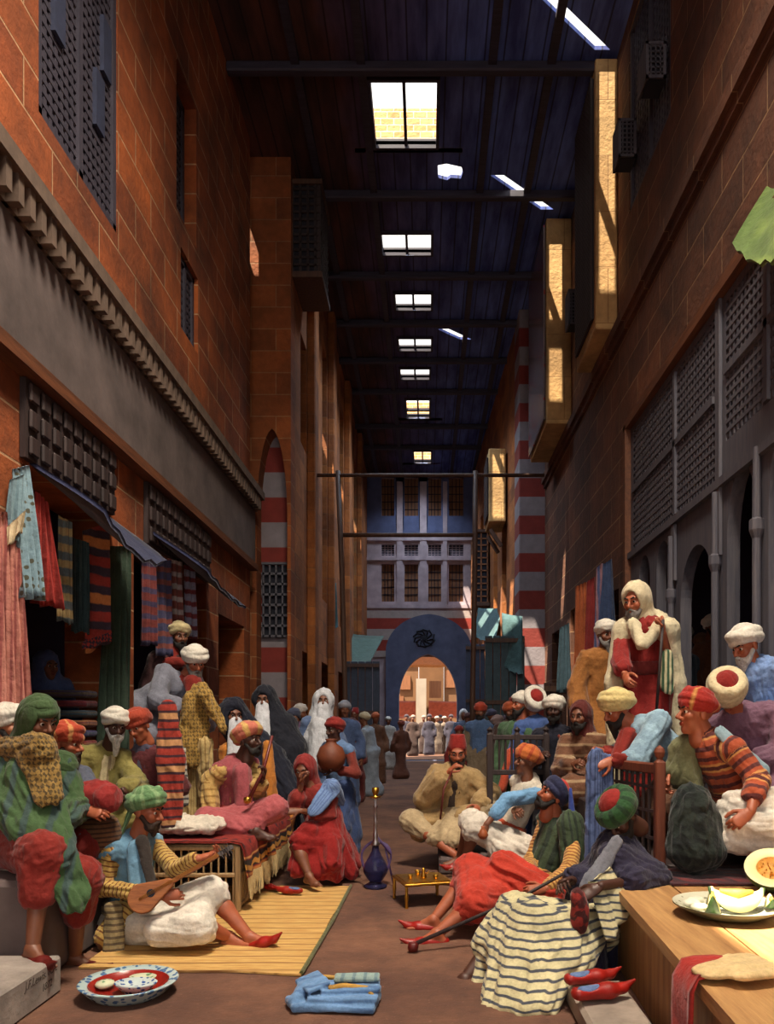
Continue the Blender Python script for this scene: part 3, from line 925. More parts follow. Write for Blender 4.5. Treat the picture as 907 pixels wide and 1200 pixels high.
# bench of masonry before the left shops
m = MB(); m.bb(LW+.006, -2.2, 4.3, 12.4, 0.001, .6, .03); tag(m.build('stone_bench', M['plaster']), 'grey masonry bench running along the foot of the left shops', 'bench')
def panel(name, lab, y0, y1, z0, z1, x, sg, nx, nz):
    w = MB(); w.bb(x+sg*.006, x+sg*.05, y0, y1, z0, z1); o = w.build(name, M['darkwood']); tag(o, lab, 'panel')
    w = MB(); dy = (y1-y0)/nx; dz = (z1-z0)/nz
    for i in range(nx):
        for k in range(nz):
            w.box((x+sg*.065, y0+(i+.5)*dy, z0+(k+.5)*dz), (.03, dy*.72, dz*.72), None, .012)
    w.build('carving', M['screenback'] if sg < 0 else M['darkwood'], o)
panel('carved_panel', 'dark carved wooden panel above the robes of the front left shop', 5.46, 7.02, 3.38, 3.95, LW, 1, 9, 3)
panel('carved_panel', 'dark carved wooden panel over the second left shop', 7.85, 10.1, 3.32, 3.95, LW, 1, 12, 3)

def sheet(name, lab, cat, mat, pts, th=.03, nx=10, nz=6, sag=.1, group=None):
    """a sagging cloth between four corners, with thickness"""
    a, b, c, d = [np.array(p, float) for p in pts]
    m = MB(); vs = []
    nrm = unit(np.cross(b-a, d-a))
    for side in (0, 1):
        for i in range(nx+1):
            for k in range(nz+1):
                u, v = i/nx, k/nz
                p = (a*(1-u)+b*u)*(1-v)+(d*(1-u)+c*u)*v
                p = p-A(0, 0, sag*4*u*(1-u)*(.3+.7*v))+A(0, 0, .02*math.sin(u*25+v*3)*v)
                vs.append(p+nrm*th*side)
    fs = []; N = (nx+1)*(nz+1)
    for i in range(nx):
        for k in range(nz):
            q = [i*(nz+1)+k, (i+1)*(nz+1)+k, (i+1)*(nz+1)+k+1, i*(nz+1)+k+1]
            fs.append(q[::-1]); fs.append([x+N for x in q])
    for k in range(nz):
        for i in (0, nx):
            x = i*(nz+1)+k; fs.append([x, x+1, x+1+N, x+N])
    for i in range(nx):
        for k in (0, nz):
            x = i*(nz+1)+k; fs.append([x, x+nz+1, x+nz+1+N, x+N])
    m.add(vs, fs)
    return tag(m.build(name, mat, None, True), lab, cat, group)
sheet('canopy', 'dark blue cloth awning sagging over the front left shop', 'awning', M['bluedark'], [(LW+.02, 5.6, 3.4), (LW+.02, 7.0, 3.36), (-2.35, 6.95, 2.95), (-2.4, 5.75, 3.08)], sag=.14)
sheet('canopy', 'dark blue boarded awning over the second left shop', 'awning', M['bluedark'], [(LW+.02, 7.9, 3.5), (LW+.02, 10.0, 3.4), (-2.3, 9.8, 2.95), (-2.3, 8.1, 3.1)], sag=.05)

# step face with the pointed niche, far left wall
m = MB(); ni = arch2d(-2.88, -2.36, .5, 4.9, 6.45)
m.poly(rect(-3.6, -2.3, 0, RH), [ni], (0, 13.4, 0), (1, 0, 0), V, .4); o = struct(m.build('wall_left_return', M['brickLx']))
m = MB(); m.bb(-3.2, -2.82, 13.4, 13.6, 0, 7); m.bb(-2.9, -2.33, 13.37, 13.395, 0, 7); struct(m.build('wall_niche', M['ablaq']))
m = MB(); m.bb(-3.7, -3.6, 12.3, 13.6, 0, RH); m.bb(-3.6, -3.2, 12.3, 12.4, 0, RH); struct(m.build('wall_left_gap', M['shopdark']))
m = MB()
for i in range(5): m.bb(-2.84+i*.11, -2.81+i*.11, 13.28, 13.35, 2.95, 4.2)
for i in range(8): m.bb(-2.86, -2.38, 13.28, 13.35, 2.95+i*.18, 2.99+i*.18)
o = struct(m.build('window_4', M['screenwood'])); m = MB(); m.bb(-2.86, -2.38, 13.35, 13.365, 2.95, 4.2); m.build('backing', M['screenback'], o)
FX = -2.3
hs = []; rec = []
for i, (a, b, c, d) in enumerate([(14.0, 14.7, 6.6, 8.6), (15.3, 16.2, 3.4, 9.6), (16.9, 17.7, 4.2, 9.8), (18.5, 19.4, 3.4, 9.6), (20.3, 21.2, 4.0, 9.8), (22.2, 23.2, 3.4, 9.6), (24.2, 25.2, 4.0, 9.8), (26.3, 27.4, 3.4, 9.6)]):
    rec.append((a, b, c, d)); hs.append(rect(a, b, c, d))
for a, b in ((14.2, 15.8), (16.8, 19), (20, 22.4), (23.4, 26)): hs.append(rect(a, b, .4, 2.8))
m = MB(); m.poly(rect(13.4, 29.6, 0, RH), hs, (FX-.5, 0, 0), U, V, .5); struct(m.build('wall_left_far', M['brickFar']))
m = MB(); m.bb(FX-1.3, FX-1.2, 13.4, 29.6, 0, RH); struct(m.build('wall_left_backing', M['shopdark']))
for i, (a, b, c, d) in enumerate(rec): 
    if i != 2: window('window_%d' % (5+i), a, b, c, d if i == 0 else c+(d-c)*.6, FX-.32, 1, .16, 'darkwood')
for i, (y0, y1) in enumerate(((14.75, 15.25), (17.8, 18.3), (21.4, 22.0), (25.3, 26.0))):
    m = MB(); m.bb(FX, FX+.16, y0, y1, 0, RH-.05, .02); struct(m.build('trim_%d' % (10+i), M['brickFar']))
# projecting lattice bay high on the far left
def oriel(lab, x0, x1, y0, y1, z0, z1, sg, mat='darkwood', cell=.13):
    """box bay on brackets; sg +1 projects to +x from x0"""
    m = MB(); m.bb(x0, x1, y0, y1, z0, z1); o = tag(m.build('bay_window', M['screenback']), lab, 'bay window')
    if cell > 1: return o
    t = .02; m = MB()
    for zz in np.arange(z0, z1+.01, cell):
        m.bb(min(x0, x1)-.03, max(x0, x1)+.03, y0-.03, y1+.03, zz-t, zz+t)
    for yy in np.arange(y0, y1+.01, cell):
        xx = x1 if sg > 0 else x0
        m.bb(xx-.03, xx+.03, yy-t, yy+t, z0, z1)
    for xx in np.arange(min(x0, x1), max(x0, x1)+.01, cell): m.bb(xx-t, xx+t, y0-.03, y0, z0, z1)
    m.build('lattice', M[mat], o)
    m = MB(); m.bb(x0, x1+.06, y0-.06, y1+.06, z0-.1, z0); m.build('sill', M['pole'], o); m = MB(); m.bb(x0, x1+.06, y0-.06, y1+.06, z1, z1+.08); m.build('cornice', M['pole'], o)
    return o
def dish_mat(name, c0, c1, sc, thr=.55):
    n = NT(name); n.b.inputs['Roughness'].default_value = .22
    vo = n.n('ShaderNodeTexVoronoi', Scale=sc); n.l(n.coord(), vo.inputs['Vector'])
    f = n.step(n.math('ADD', vo.outputs['Distance'], n.math('MULTIPLY', n.noise(sc*1.3, 3), .5)), thr, thr+.08)
    n.col(n.mix(f, lin(c0), lin(c1))); return n.m
BAYP = stone('bay_masonry', (206, 168, 112), (178, 138, 88), (150, 112, 70), 'xz', 1.3, .8, .012, var=.5)
def bay(lab, x0, x1, y0, y1, z0, z1, cell):
    """plastered bay on the right wall: plain end faces, lattice window towards the street"""
    m = MB(); m.bb(x0, x1, y0, y1, z0, z1, .015); o = tag(m.build('bay_window', BAYP), lab, 'bay window')
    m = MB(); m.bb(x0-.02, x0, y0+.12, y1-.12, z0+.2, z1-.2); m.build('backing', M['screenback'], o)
    m = MB(); t = cell*.2
    for zz in np.arange(z0+.2, z1-.19, cell): m.bb(x0-.05, x0-.02, y0+.12, y1-.12, zz-t, zz+t)
    for yy in np.arange(y0+.12, y1-.11, cell): m.bb(x0-.055, x0-.025, yy-t, yy+t, z0+.2, z1-.2)
    if y0 < 14 or y0 > 17: m.build('lattice', M['darkwood'], o)
    else:
        m = MB(); m.bb(x0-.05, x0-.02, y0+.05, y1-.05, z0+.1, z1-.1); m.build('frieze', dish_mat('arabesque', (150, 50, 42), (120, 108, 112), 5.5, .5), o)
    for i in (0, 1):
        if y0 < 17: break
        m = MB(); yy = y0+.2+i*(y1-y0-.4); m.bar((x1-.1, yy, z0-.6), (x0+.05, yy, z0-.16), .09, .1); m.build('bracket', M['pole'], o)
    return o
oriel('lattice bay window jutting from the left wall below the roof', FX, FX+.45, 13.2, 14.2, 9.2, 10.7, 1)

# right wall (facing -x)
AR = (2.2, 10.4, .55, 5.46)
W1 = (8.62, 10.38, 8.35, 10.8)
hs = [rect(*AR), rect(*W1), rect(10.95, 12.4, .85, 3.4), rect(12.9, 14.6, .85, 3.6), rect(15.2, 16.8, .85, 3.4)]
m = MB(); m.poly(rect(-4.5, 17.8, 0, RH), hs, (RW, 0, 0), U, V, .4); struct(m.build('wall_right', M['brickR']))
m = MB(); m.bb(4.9, 5.1, 2, 17.6, 0, 6); m.bb(RW+.4, 5, 2, 17.6, 5.5, 5.7); m.bb(RW+.4, 5, 1.9, 2.1, 0, 5.6); m.bb(RW+.4, 5, 17.4, 17.6, 0, 5.6); m.bb(RW+.39, 5, 2, 17.5, .7, .85)
m.bb(RW+.4, 5, 10.5, 10.8, 0, 5.6); m.bb(RW+.4, 5, 12.5, 12.8, 0, 5.6)
struct(m.build('wall_shop_right', M['shopdark']))
window('window_13', *W1, RW+.06, -1, .1)
m = MB(); m.bb(RW-.1, RW, -1.5, 17.7, 6.95, 7.1); m.bb(RW-.05, RW, -1.5, 17.7, 6.85, 6.95); struct(m.build('trim_4', M['brickR']))
m = MB(); m.bb(RW-.06, RW+.02, -1.5, 10.5, 5.44, 5.56); m.bb(RW-.06, RW+.02, 10.38, 10.5, .55, 5.5); struct(m.build('trim_5', M['ledge']))
# wooden arcade front with lattice panels
A1 = [arch2d(5.35, 6.2, .9, 3.2, 3.95, pointed=False), arch2d(6.42, 7.06, .9, 3.1, 3.75, pointed=False), arch2d(7.4, 8.35, .9, 2.75, 3.3, pointed=False),
      arch2d(8.72, 9.22, 2.75, 3.3, 3.6, pointed=False), arch2d(9.5, 9.98, 2.75, 3.3, 3.6, pointed=False), arch2d(3.6, 4.9, .9, 3.2, 3.95, pointed=False), rect(8.75, 10.1, .95, 2.6)]
L1, L2 = (3.0, 7.08, 4.08, 5.36), (7.34, 10.25, 3.78, 5.36)
m = MB(); m.poly(rect(2.2, 10.4, .55, 5.46), A1+[rect(*L1), rect(*L2)], (RW+.02, 0, 0), U, V, .12)
o = tag(m.build('arcade_front', M['screenwood']), 'grey wooden shop front with round arches below lattice panels on the right', 'shop front')
for yy, z1 in ((6.31, 3.2), (7.22, 3.1), (8.53, 3.0)):
    c = MB(); c.lathe((RW-.03, yy, .55), [(.06, 0), (.06, .3), (.035, .36), (.035, z1-.75), (.06, z1-.68), (.06, z1-.6), (.035, z1-.58), (.03, z1)], 10); c.build('column', M['screenwood'], o)
m = MB()
for yy, z9 in ((7.2, 5.44), (8.5, 3.67)):
    m.bb(RW-.02, RW+.012, yy-.05, yy+.05, 3.05, z9); m.build('pilaster', M['screenwood'], o); m = MB()
m.bb(RW-.03, RW+.03, 2.2, 10.4, 3.98 if False else 3.68, 3.76); m.build('rail', M['screenwood'], o)
def screen(lab, y0, y1, z0, z1, step, y_split):
    m = MB(); m.bb(RW+.15, RW+.17, y0, y1, z0, z1); o = tag(m.build('lattice_screen', M['screenback']), lab, 'screen', None)
    m = MB(); t = step*.2
    for yy in np.arange(y0+step, y1-step*.5, step): m.bb(RW+.02, RW+.07, yy-t, yy+t, z0+.006, z1-.006)
    for zz in np.arange(z0+step, z1-step*.5, step): m.bb(RW+.015, RW+.06, y0+.006, y1-.006, zz-t, zz+t)
    m.build('lattice', M['screenwood'], o)
    for yy in y_split:
        m = MB(); m.bb(RW-.01, RW+.08, yy-.035, yy+.035, z0+.006, z1-.006); m.build('stile', M['screenwood'], o)
    zz = z0+(z1-z0)*.5; m = MB(); m.bb(RW-.01, RW+.08, y0+.006, y1-.006, zz-.035, zz+.035); m.build('rail', M['screenwood'], o)
screen('nearer grey wooden lattice screen at the right edge, above the tall arches', *L1, .085, (5.0, 6.2))
screen('longer grey wooden lattice screen above the small arched windows on the right', *L2, .085, (8.5,))
bay('tall ochre plastered bay with dark lattice on the right wall, the nearer one', 2.42, RW-.005, 11.0, 12.4, 7.12, 11.0, .075)
bay('ochre plastered bay with dark lattice on the right wall beside the striped pier', 2.26, RW-.005, 14.5, 16.7, 7.12, 11.0, .12)
def hatch(lab, px, py, Z, w, h, mat='screenwood'):
    c = P(px, py, Z); m = MB(); x1 = RW; x0 = c[0]
    y0, y1, z0, z1 = c[1]-w/2, c[1]+w/2, c[2]-h/2, c[2]+h/2
    m.bb(x0+.02, x1, y0+.02, y1-.02, z0, z1); o = tag(m.build('lattice_box', M['screenback']), lab, 'lattice box')
    m = MB(); fr = .035
    X0 = min(x0, x1-.05)
    # front (towards the street end) and camera side frames with bars
    m.bb(X0, x1, y0-.02, y0, z1-fr, z1); m.bb(X0, x1, y0-.02, y0, z0, z0+fr); m.bb(X0, X0+fr, y0-.02, y1, z0, z1); m.bb(x1-fr, x1, y0-.02, y0, z0, z1)
    m.build('frame', M[mat], o)
    m = MB()
    for xx in np.arange(X0+.06, x1-.02, .055): m.bb(xx-.008, xx+.008, y0-.014, y0, z0, z1)
    for zz in np.arange(z0+.07, z1-.02, .06): m.bb(X0, x1, y0-.014, y0, zz-.008, zz+.008)
    m.build('lattice', M[mat], o)
hatch('upper small framed lattice box on the dark right window', 752, 84, 8.95, .3, .42)
hatch('lower small framed lattice box on the dark right window', 721, 172, 10.2, .3, .5)
hatch('small lattice box between the two right bays', 664, 365, 13.4, .3, .6)
hatch('small lattice box next to the red and white pier', 629, 478, 17.2, .4, .6)
# the red and white pier and the far right wall
m = MB(); m.bb(2.14, RW+.3, 17.8, 18.7, 0, RH, .02); struct(m.build('wall_right_pier', M['ablaq']))
a, b = A(2.16, 18.7, 0), A(1.8, 29.6, 0); fu_ = unit(b-a); Lf = np.linalg.norm(b-a)
hs = [rect(1.6+i*1.9, 2.5+i*1.9, 4.2+.3*(i % 2), 8.6) for i in range(5)]+[rect(.6+i*2.6, 2.2+i*2.6, .4, 2.9) for i in range(4)]
m = MB(); m.poly(rect(0, Lf, 0, RH), hs, a, fu_, V, .5); struct(m.build('wall_right_far', M['brickFar']))
m = MB(); m.bb(3.0, 3.1, 18.7, 29.8, 0, RH); struct(m.build('wall_right_backing', M['shopdark']))
bay('pale plastered bay far down the right wall behind the pier', 1.62, 2.06, 20.0, 21.2, 6.7, 8.6, .2)
oriel('lattice bay deepest on the right wall above the teal awning', 1.5, 1.9, 24.0, 25.6, 5.2, 7.4, -1, 'shutter', .2)

# roof: boards with skylight openings
def qx(px, Z): return (px-CX)*Z/FOC
SKY = [(434, 512, 11.42, 12.72), (447, 505, 15.0, 15.65), (463, 505, 17.1, 17.75), (467, 505, 19.1, 19.7), (469, 503, 20.75, 21.35), (476, 503, 22.75, 24.1), (485, 505, 27.1, 28.3)]
holes = []
for (p0, p1, y0, y1) in SKY: holes.append(rect(qx(p0, y0), qx(p1, y0), y0, y1))
holes.append([(.19, 13.2), (.34, 13.16), (.6, 13.24), (.63, 13.36), (.6, 13.52), (.42, 13.5), (.36, 13.56), (.2, 13.5)])
SUND = A(.34, .30, -1.0)
def slot(x0, x1, Y, z0, z1):
    """gap in the roof through which the sun reaches the face x0..x1 at depth Y"""
    o = []
    for x, z in ((x0, z0), (x1, z0), (x1, z1), (x0, z1)):
        k = RH-z; o.append((x+SUND[0]*-k, Y+SUND[1]*-k))
    return o
SLOTS = [slot(2.44, 2.66, 10.97, 7.7, 10.9), slot(2.28, 2.52, 14.47, 7.6, 10.6), slot(1.66, 1.95, 19.95, 6.9, 8.6)]  # added roof gaps, shaped to throw sun patches on the bays
# hole added in the unseen near roof to put sun on the bench
SLOTS.append([(x-SUND[0]*10.53, y-SUND[1]*10.53) for x, y in ((1.36, 2.75), (2.4, 2.75), (2.4, 4.1), (1.62, 4.15), (1.36, 3.8))])
holes += SLOTS
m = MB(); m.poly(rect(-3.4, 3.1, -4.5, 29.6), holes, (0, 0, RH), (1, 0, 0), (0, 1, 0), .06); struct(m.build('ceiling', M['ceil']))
for i, (p0, p1, y0, y1) in enumerate(SKY):
    x0, x1 = qx(p0, y0), qx(p1, y0); m = MB(); f = .05
    m.bb(x0-f, x0, y0-f, y1+f, RH-.06, RH+.1); m.bb(x1, x1+f, y0-f, y1+f, RH-.06, RH+.1); m.bb(x0, x1, y0-f, y0, RH-.06, RH+.1); m.bb(x0, x1, y1, y1+f, RH-.06, RH+.1)
    o = struct(m.build('window_%d' % (20+i), M['beam']))
    m = MB(); xm = (x0+x1)/2; m.bb(xm-.025, xm+.025, y0, y1, RH-.02, RH+.03)
    if i == 5: m.bb(x0, x1, y0+.75, y0+.87, RH-.03, RH+.03)
    m.build('mullion', M['beam'], o)
m = MB(); m.bb(-1.2, .6, 12.8, 12.9, RH, RH+.66); struct(m.build('wall_parapet', M['parapet']))
m = MB(); m.bb(-.9, .5, 24.2, 24.4, RH, RH+.5); struct(m.build('wall_parapet_far', M['parapet']))
m = MB(); m.bb(-.9, .5, 28.4, 28.6, RH, RH+.5); struct(m.build('wall_parapet_end', M['parapet']))
for i, (yy, w) in enumerate(((3.2, .2), (6.2, .2), (8.9, .2), (11.15, .14), (13.85, .14), (16.35, .13), (18.3, .13), (20.2, .12), (22.1, .12), (24.7, .12), (26.6, .12))):
    m = MB(); m.bb(-2.9, 2.74, yy-w/2, yy+w/2, RH-.15, RH-.005, .02); struct(m.build('trim_%d' % (30+i), M['beam']))
for i, x in enumerate((-1.9, -.95, .95, 1.8)):
    m = MB(); m.bb(x-.06, x+.06, 9.6, 29.4, RH-.08, RH-.004); struct(m.build('trim_%d' % (50+i), M['beam']))

# end wall with the archway
Y9 = 29.6
def ex(px): return (px-CX)*Y9/FOC
def ez(py): return CH+(CY-py)*Y9/FOC
arch = arch2d(ex(467), ex(536), 0.0, ez(820), ez(766), 12)
cols = [(447, 462), (474, 490), (502, 517), (526, 543)]
hs = [arch]
for p0, p1 in cols: hs += [rect(ex(p0), ex(p1), ez(705), ez(661)), rect(ex(p0), ex(p1), ez(651), ez(638)), rect(ex(p0), ex(p1), ez(605), ez(560))]
m = MB(); m.poly(rect(-3, 2.7, 0, RH), hs, (0, Y9+.5, 0), (1, 0, 0), V, .5); struct(m.build('wall_back', M['end']))
m = MB(); m.bb(-3.2, 3, Y9+.45, Y9+.5, ez(720), RH); struct(m.build('wall_back_lining', M['screenback']))
k = 60
for p0, p1 in cols:
    for (a, b), mt in (((705, 661), 'shutter'), ((651, 638), 'bluelat'), ((605, 560), 'shutter')):
        m = MB(); x0, x1, z0, z1 = ex(p0), ex(p1), ez(a), ez(b)
        m.bb(x0, x1, Y9+.16, Y9+.2, z0, z1); o = struct(m.build('window_%d' % k, M[mt])); k += 1
        m = MB()
        for i in range(1, 4): m.bb(x0+(x1-x0)*i/4-.012, x0+(x1-x0)*i/4+.012, Y9+.13, Y9+.16, z0, z1)
        for i in range(1, 5): m.bb(x0, x1, Y9+.13, Y9+.16, z0+(z1-z0)*i/5-.012, z0+(z1-z0)*i/5+.012)
        m.build('lattice', M['screenback'] if mt != 'bluelat' else M['end'], o)
for i, (p0, p1) in enumerate(((465, 472), (492, 500), (519, 524))):
    m = MB(); m.bb(ex(p0), ex(p1), Y9-.08, Y9, ez(710), ez(565)); struct(m.build('trim_%d' % (70+i), M['end']))
for i, (a, b) in enumerate(((713, 709), (634, 630), (657, 654))):
    m = MB(); m.bb(-2.4, 1.9, Y9-.1, Y9, ez(a), ez(b)); struct(m.build('trim_%d' % (75+i), M['end']))
m = MB(); m.poly(rect(-2.4, 1.9, ez(628), RH-.1), [rect(ex(p0), ex(p1), ez(605), ez(560)) for p0, p1 in cols]+[rect(ex(p0)-.02, ex(p1)+.02, ez(620), ez(556)) for p0, p1 in ((491.5, 500.5), (464.5, 472.5))], (0, Y9-.003, 0), (1, 0, 0), V, .05); struct(m.build('trim_81', plain('blue_stone', (84, 92, 128), .9, scale=2)))
outer = arch2d(ex(453), ex(552), 0, ez(765), ez(722), 14)
m = MB(); m.poly(rect(-2.5, 1.95, ez(770), ez(716)), [], (0, Y9-.02, 0), (1, 0, 0), V, .06); struct(m.build('trim_80', M['ablaq_end']))
inner = arch2d(ex(468), ex(535), 0, ez(820), ez(768), 12)
m = MB(); m.poly(outer, [inner[:1]+inner[1:]] if False else [[(x, max(z, .001)) for x, z in inner]], (0, Y9-.05, 0), (1, 0, 0), V, .55); o = tag(m.build('portal', M['portal']), 'grey stone portal with pointed arch at the far end of the street', 'archway')
m = MB()
c = P(497, 748, Y9-.6)
for i in range(10):
    t = i*2*math.pi/10
    m.tube([c+A(.12*math.cos(t), 0, .12*math.sin(t)), c+A(.34*math.cos(t+.5), -.03, .3*math.sin(t+.5)), c+A(.42*math.cos(t+1.1), 0, .34*math.sin(t+1.1))], .035, 6)
m.lathe(c, [(.1, -.05), (.1, .05), (0, .06)], 12, ((1, 0, 0), (0, 0, 1), (0, -1, 0))); m.build('carving', M['screenback'], o)

# sunlit square beyond the arch
HB = plain('sunlit_house', (112, 78, 50), .9, scale=1.2, var=.15); HO = plain('sunlit_ochre', (108, 72, 40), .9, scale=1.5); HP = plain('sunlit_pale', (150, 138, 124), .9, scale=1.5, var=.1)
m = MB(); m.bb(-6, -.45, 42, 43, 0, 9); m.bb(1.0, 7, 43.5, 44.5, 0, 9); m.bb(-.45, 1.0, 45, 46, 0, 9); o = tag(m.build('house', HB), 'sunlit tan house seen through the archway at the street end', 'house')
for i, (px, py, w, h) in enumerate(((474, 800, 14, 16), (480, 772, 14, 12), (510, 808, 14, 20), (527, 796, 12, 20), (520, 772, 16, 10), (468, 822, 10, 12))):
    c = P(px, py, 42 if px < 490 else 43.5); w /= 21; h /= 21
    if px == 512: c = P(px, py, 45)
    m = MB(); m.bb(c[0]-w/2, c[0]+w/2, c[1]-.12, c[1]+.02, c[2]-h/2, c[2]+h/2); m.build('window', M['shutter'], o)
m = MB(); c = P(493, 830, 41.6); m.bb(c[0]-.25, c[0]+.3, 41.6, 41.95, 0, 3.8); m.build('pilaster', HP, o)
sheet('canopy', 'tan cloth awning hung high beyond the archway', 'awning', cloth((168, 118, 62)), [(-2.6, 36, 5.2), (2.6, 36, 4.9), (2.6, 40, 4.35), (-2.6, 40, 4.35)], sag=.05)
sheet('canopy', 'orange stall awning beyond the archway, left of the pale pilaster', 'awning', cloth((150, 62, 32)), [(-2.2, 38.2, 2.55), (-.55, 38.2, 2.5), (-.55, 37.6, 1.7), (-2.2, 37.6, 1.7)], sag=.05)
sheet('canopy', 'orange stall awning beyond the archway, right of the pale pilaster', 'awning', cloth((150, 62, 32)), [(.1, 39.2, 2.55), (1.9, 39.2, 2.5), (1.9, 38.6, 1.7), (.1, 38.6, 1.7)], sag=.05)

# smaller awnings, stalls and the timber frame across the street
sheet('canopy', 'teal cloth hanging from the left wall before the timber frame', 'awning', M['teal'], [P(372, 690, 18), P(394, 683, 18), P(396, 735, 18), P(368, 742, 18)], sag=.05)
sheet('canopy', 'green awning sloping over the far left stall by the portal', 'awning', cloth((70, 92, 84)), [P(408, 742, 24), P(450, 745, 24), P(434, 775, 21.5), P(396, 778, 21.5)], sag=.1)
sheet('canopy', 'teal awning over the far right stall by the portal', 'awning', M['teal'], [P(560, 712, 24), P(588, 712, 22), P(580, 748, 21), P(556, 745, 23)], sag=.1)
sheet('canopy', 'grey teal cloth hung over the right stalls before the pier', 'awning', M['teal'], [P(588, 718, 17.4), P(612, 722, 17.2), P(612, 790, 17), P(590, 780, 17.2)], sag=.05)
sheet('canopy', 'green canvas awning at the upper right edge over the lattice screen', 'awning', M['green_awn'], [P(912, 196, 6.3), P(930, 240, 5.3), P(915, 297, 5.3), P(858, 285, 5.9)], sag=.1)
for i, (px, y0, y1, Z, w, c, lab) in enumerate(((424, 775, 895, 20, .95, (60, 66, 78), 'grey boarded stall under the far green awning'), (592, 745, 900, 17.2, .9, (58, 76, 84), 'tall teal boarded stall left of the striped pier'),
        (560, 755, 885, 22, .7, (52, 60, 78), 'blue boarded stall under the far teal awning'), (655, 800, 930, 13, .5, (66, 42, 36), 'dark red wooden door leaf right of the striped pier'))):
    m = MB(); a = P(px, y0, Z); 
    for j in range(5): m.bb(a[0]-w/2+w*j/5, a[0]-w/2+w*(j+1)/5-.015, Z, Z+.05, 0, a[2], .008)
    o = tag(m.build('board_stall', plain('stall_%d' % i, c, .8)), lab, 'stall')
    for zz in (.5, a[2]*.55, a[2]-.15):
        m = MB(); m.bb(a[0]-w/2, a[0]+w/2-.015, Z-.04, Z, zz, zz+.09); m.build('batten', M['pole'], o)
fr = empty('timber_frame', (0, 15, 0)); tag(fr, 'timber frame of long poles spanning the street before the archway', 'frame')
for n, a, b, w in (('post', P(396, 552, 15), P(409, 940, 15), .1), ('post', P(557, 552, 15), P(553, 940, 15), .1), ('crossbar', P(344, 557, 15), P(638, 557, 15), .075), ('crossbar', P(402, 627, 15), P(558, 627, 15), .085)):
    m = MB(); a = A(*a); b = A(*b)
    if n == 'post': b[2] = 0
    m.tube([a, a*.66+b*.34+A(.01, 0, 0), a*.3+b*.7-A(.01, 0, 0), b], w/2, 8); m.build(n, M['pole'], fr, True)
m = MB(); m.tube([P(590, 640, 21), P(606, 625, 18.5)], .04, 6)
# ------------------------------------------------------------------ things in the street
def gz(py, h=0.0): return (CH-h)*FOC/(py-CY)          # depth of a point at height h seen at row py
def gp(px, py, h=0.0):
    Z = gz(py, h); return P(px, py, Z)

# straw mat
def mat_mat():
    n = NT('straw_mat'); n.b.inputs['Roughness'].default_value = .8
    sp = n.n('ShaderNodeSeparateXYZ'); n.l(n.coord(), sp.inputs[0])
    wob = n.math('MULTIPLY', n.noise(1.5, 2), .05)
    y = n.math('ADD', sp.outputs[1], wob)
    fine = n.math('ABSOLUTE', n.math('SUBTRACT', n.math('FRACT', n.math('MULTIPLY', y, 34)), .5))
    wide = n.math('ABSOLUTE', n.math('SUBTRACT', n.math('FRACT', n.math('MULTIPLY', y, 7.5)), .5))
    mp = n.n('ShaderNodeMapping'); n.l(n.coord(), mp.inputs[0]); mp.inputs['Scale'].default_value = (6, 40, 1)
    f = n.step(n.noise(1, 5, mp.outputs[0]), .3, .7)
    c = n.mix(f, lin((186, 138, 72)), lin((222, 184, 112)))
    c = n.mix(n.step(wide, .12, .0), c, lin((128, 84, 44))); c = n.mix(n.math('MULTIPLY', n.step(fine, .16, .0), .6), c, lin((120, 80, 40)))
    n.col(c); n.bump(n.math('ADD', fine, n.math('MULTIPLY', f, .4)), .6, .012)
    return n.m
MATM = mat_mat()
m = MB()
pa, pb, pc, pd = gp(92, 1136), gp(353, 1144), gp(411, 1040), gp(219, 1040)
nx, ny = 14, 14; vs = []; 
for s_ in (0, 1):
    for i in range(nx+1):
        for j in range(ny+1):
            u, v = i/nx, j/ny
            p = (pa*(1-u)+pb*u)*(1-v)+(pd*(1-u)+pc*u)*v
            vs.append(p+A(.012*math.sin(v*9), .015*math.sin(u*11), .004+.012*s_))
N = (nx+1)*(ny+1); fs = []
for i in range(nx):
    for j in range(ny):
        q = [i*(ny+1)+j, (i+1)*(ny+1)+j, (i+1)*(ny+1)+j+1, i*(ny+1)+j+1]
        fs += [q[::-1], [x+N for x in q]]
for i in range(nx):
    for j in (0, ny): x = i*(ny+1)+j; fs.append([x, x+ny+1, x+ny+1+N, x+N])
for j in range(ny):
    for i in (0, nx): x = i*(ny+1)+j; fs.append([x, x+1, x+1+N, x+N])
m.add(vs, fs); mo = tag(m.build('straw_mat', MATM), 'yellow striped straw mat lying under the bed and lute player', 'mat')
m = MB(); m.tube([pb+A(0, 0, .018), pb*.5+pc*.5+A(.012, 0, .018), pc+A(0, 0, .018)], .014, 6); m.build('border', cloth((92, 92, 52)), mo)

# bed of palm ribs
STK = wood('palm_rib', (120, 92, 62), (176, 146, 104), 'z', 1.5)
BX0, BX1, BY0, BY1, BH = -2.14, -1.47, 5.98, 7.9, .53
bed = empty('bed', ((BX0+BX1)/2, (BY0+BY1)/2, .02)); tag(bed, 'bed of palm ribs carrying the red carpet and the merchant in pink', 'bed')
for x in (BX0, BX1):
    for y in (BY0, BY1):
        m = MB(); m.bb(x-.022, x+.022, y-.022, y+.022, .018, BH, .008); m.build('leg', STK, bed)
for n, a, b in (('rail', (BX0, BY0), (BX1, BY0)), ('rail', (BX1, BY0), (BX1, BY1)), ('rail', (BX0, BY1), (BX1, BY1)), ('rail', (BX0, BY0), (BX0, BY1))):
    for z in (BH-.02, .30, .06):
        m = MB(); m.bar((a[0], a[1], z), (b[0], b[1], z), .03, .035, bev=.008); m.build(n, STK, bed)
m = MB()
x = BX0+.055
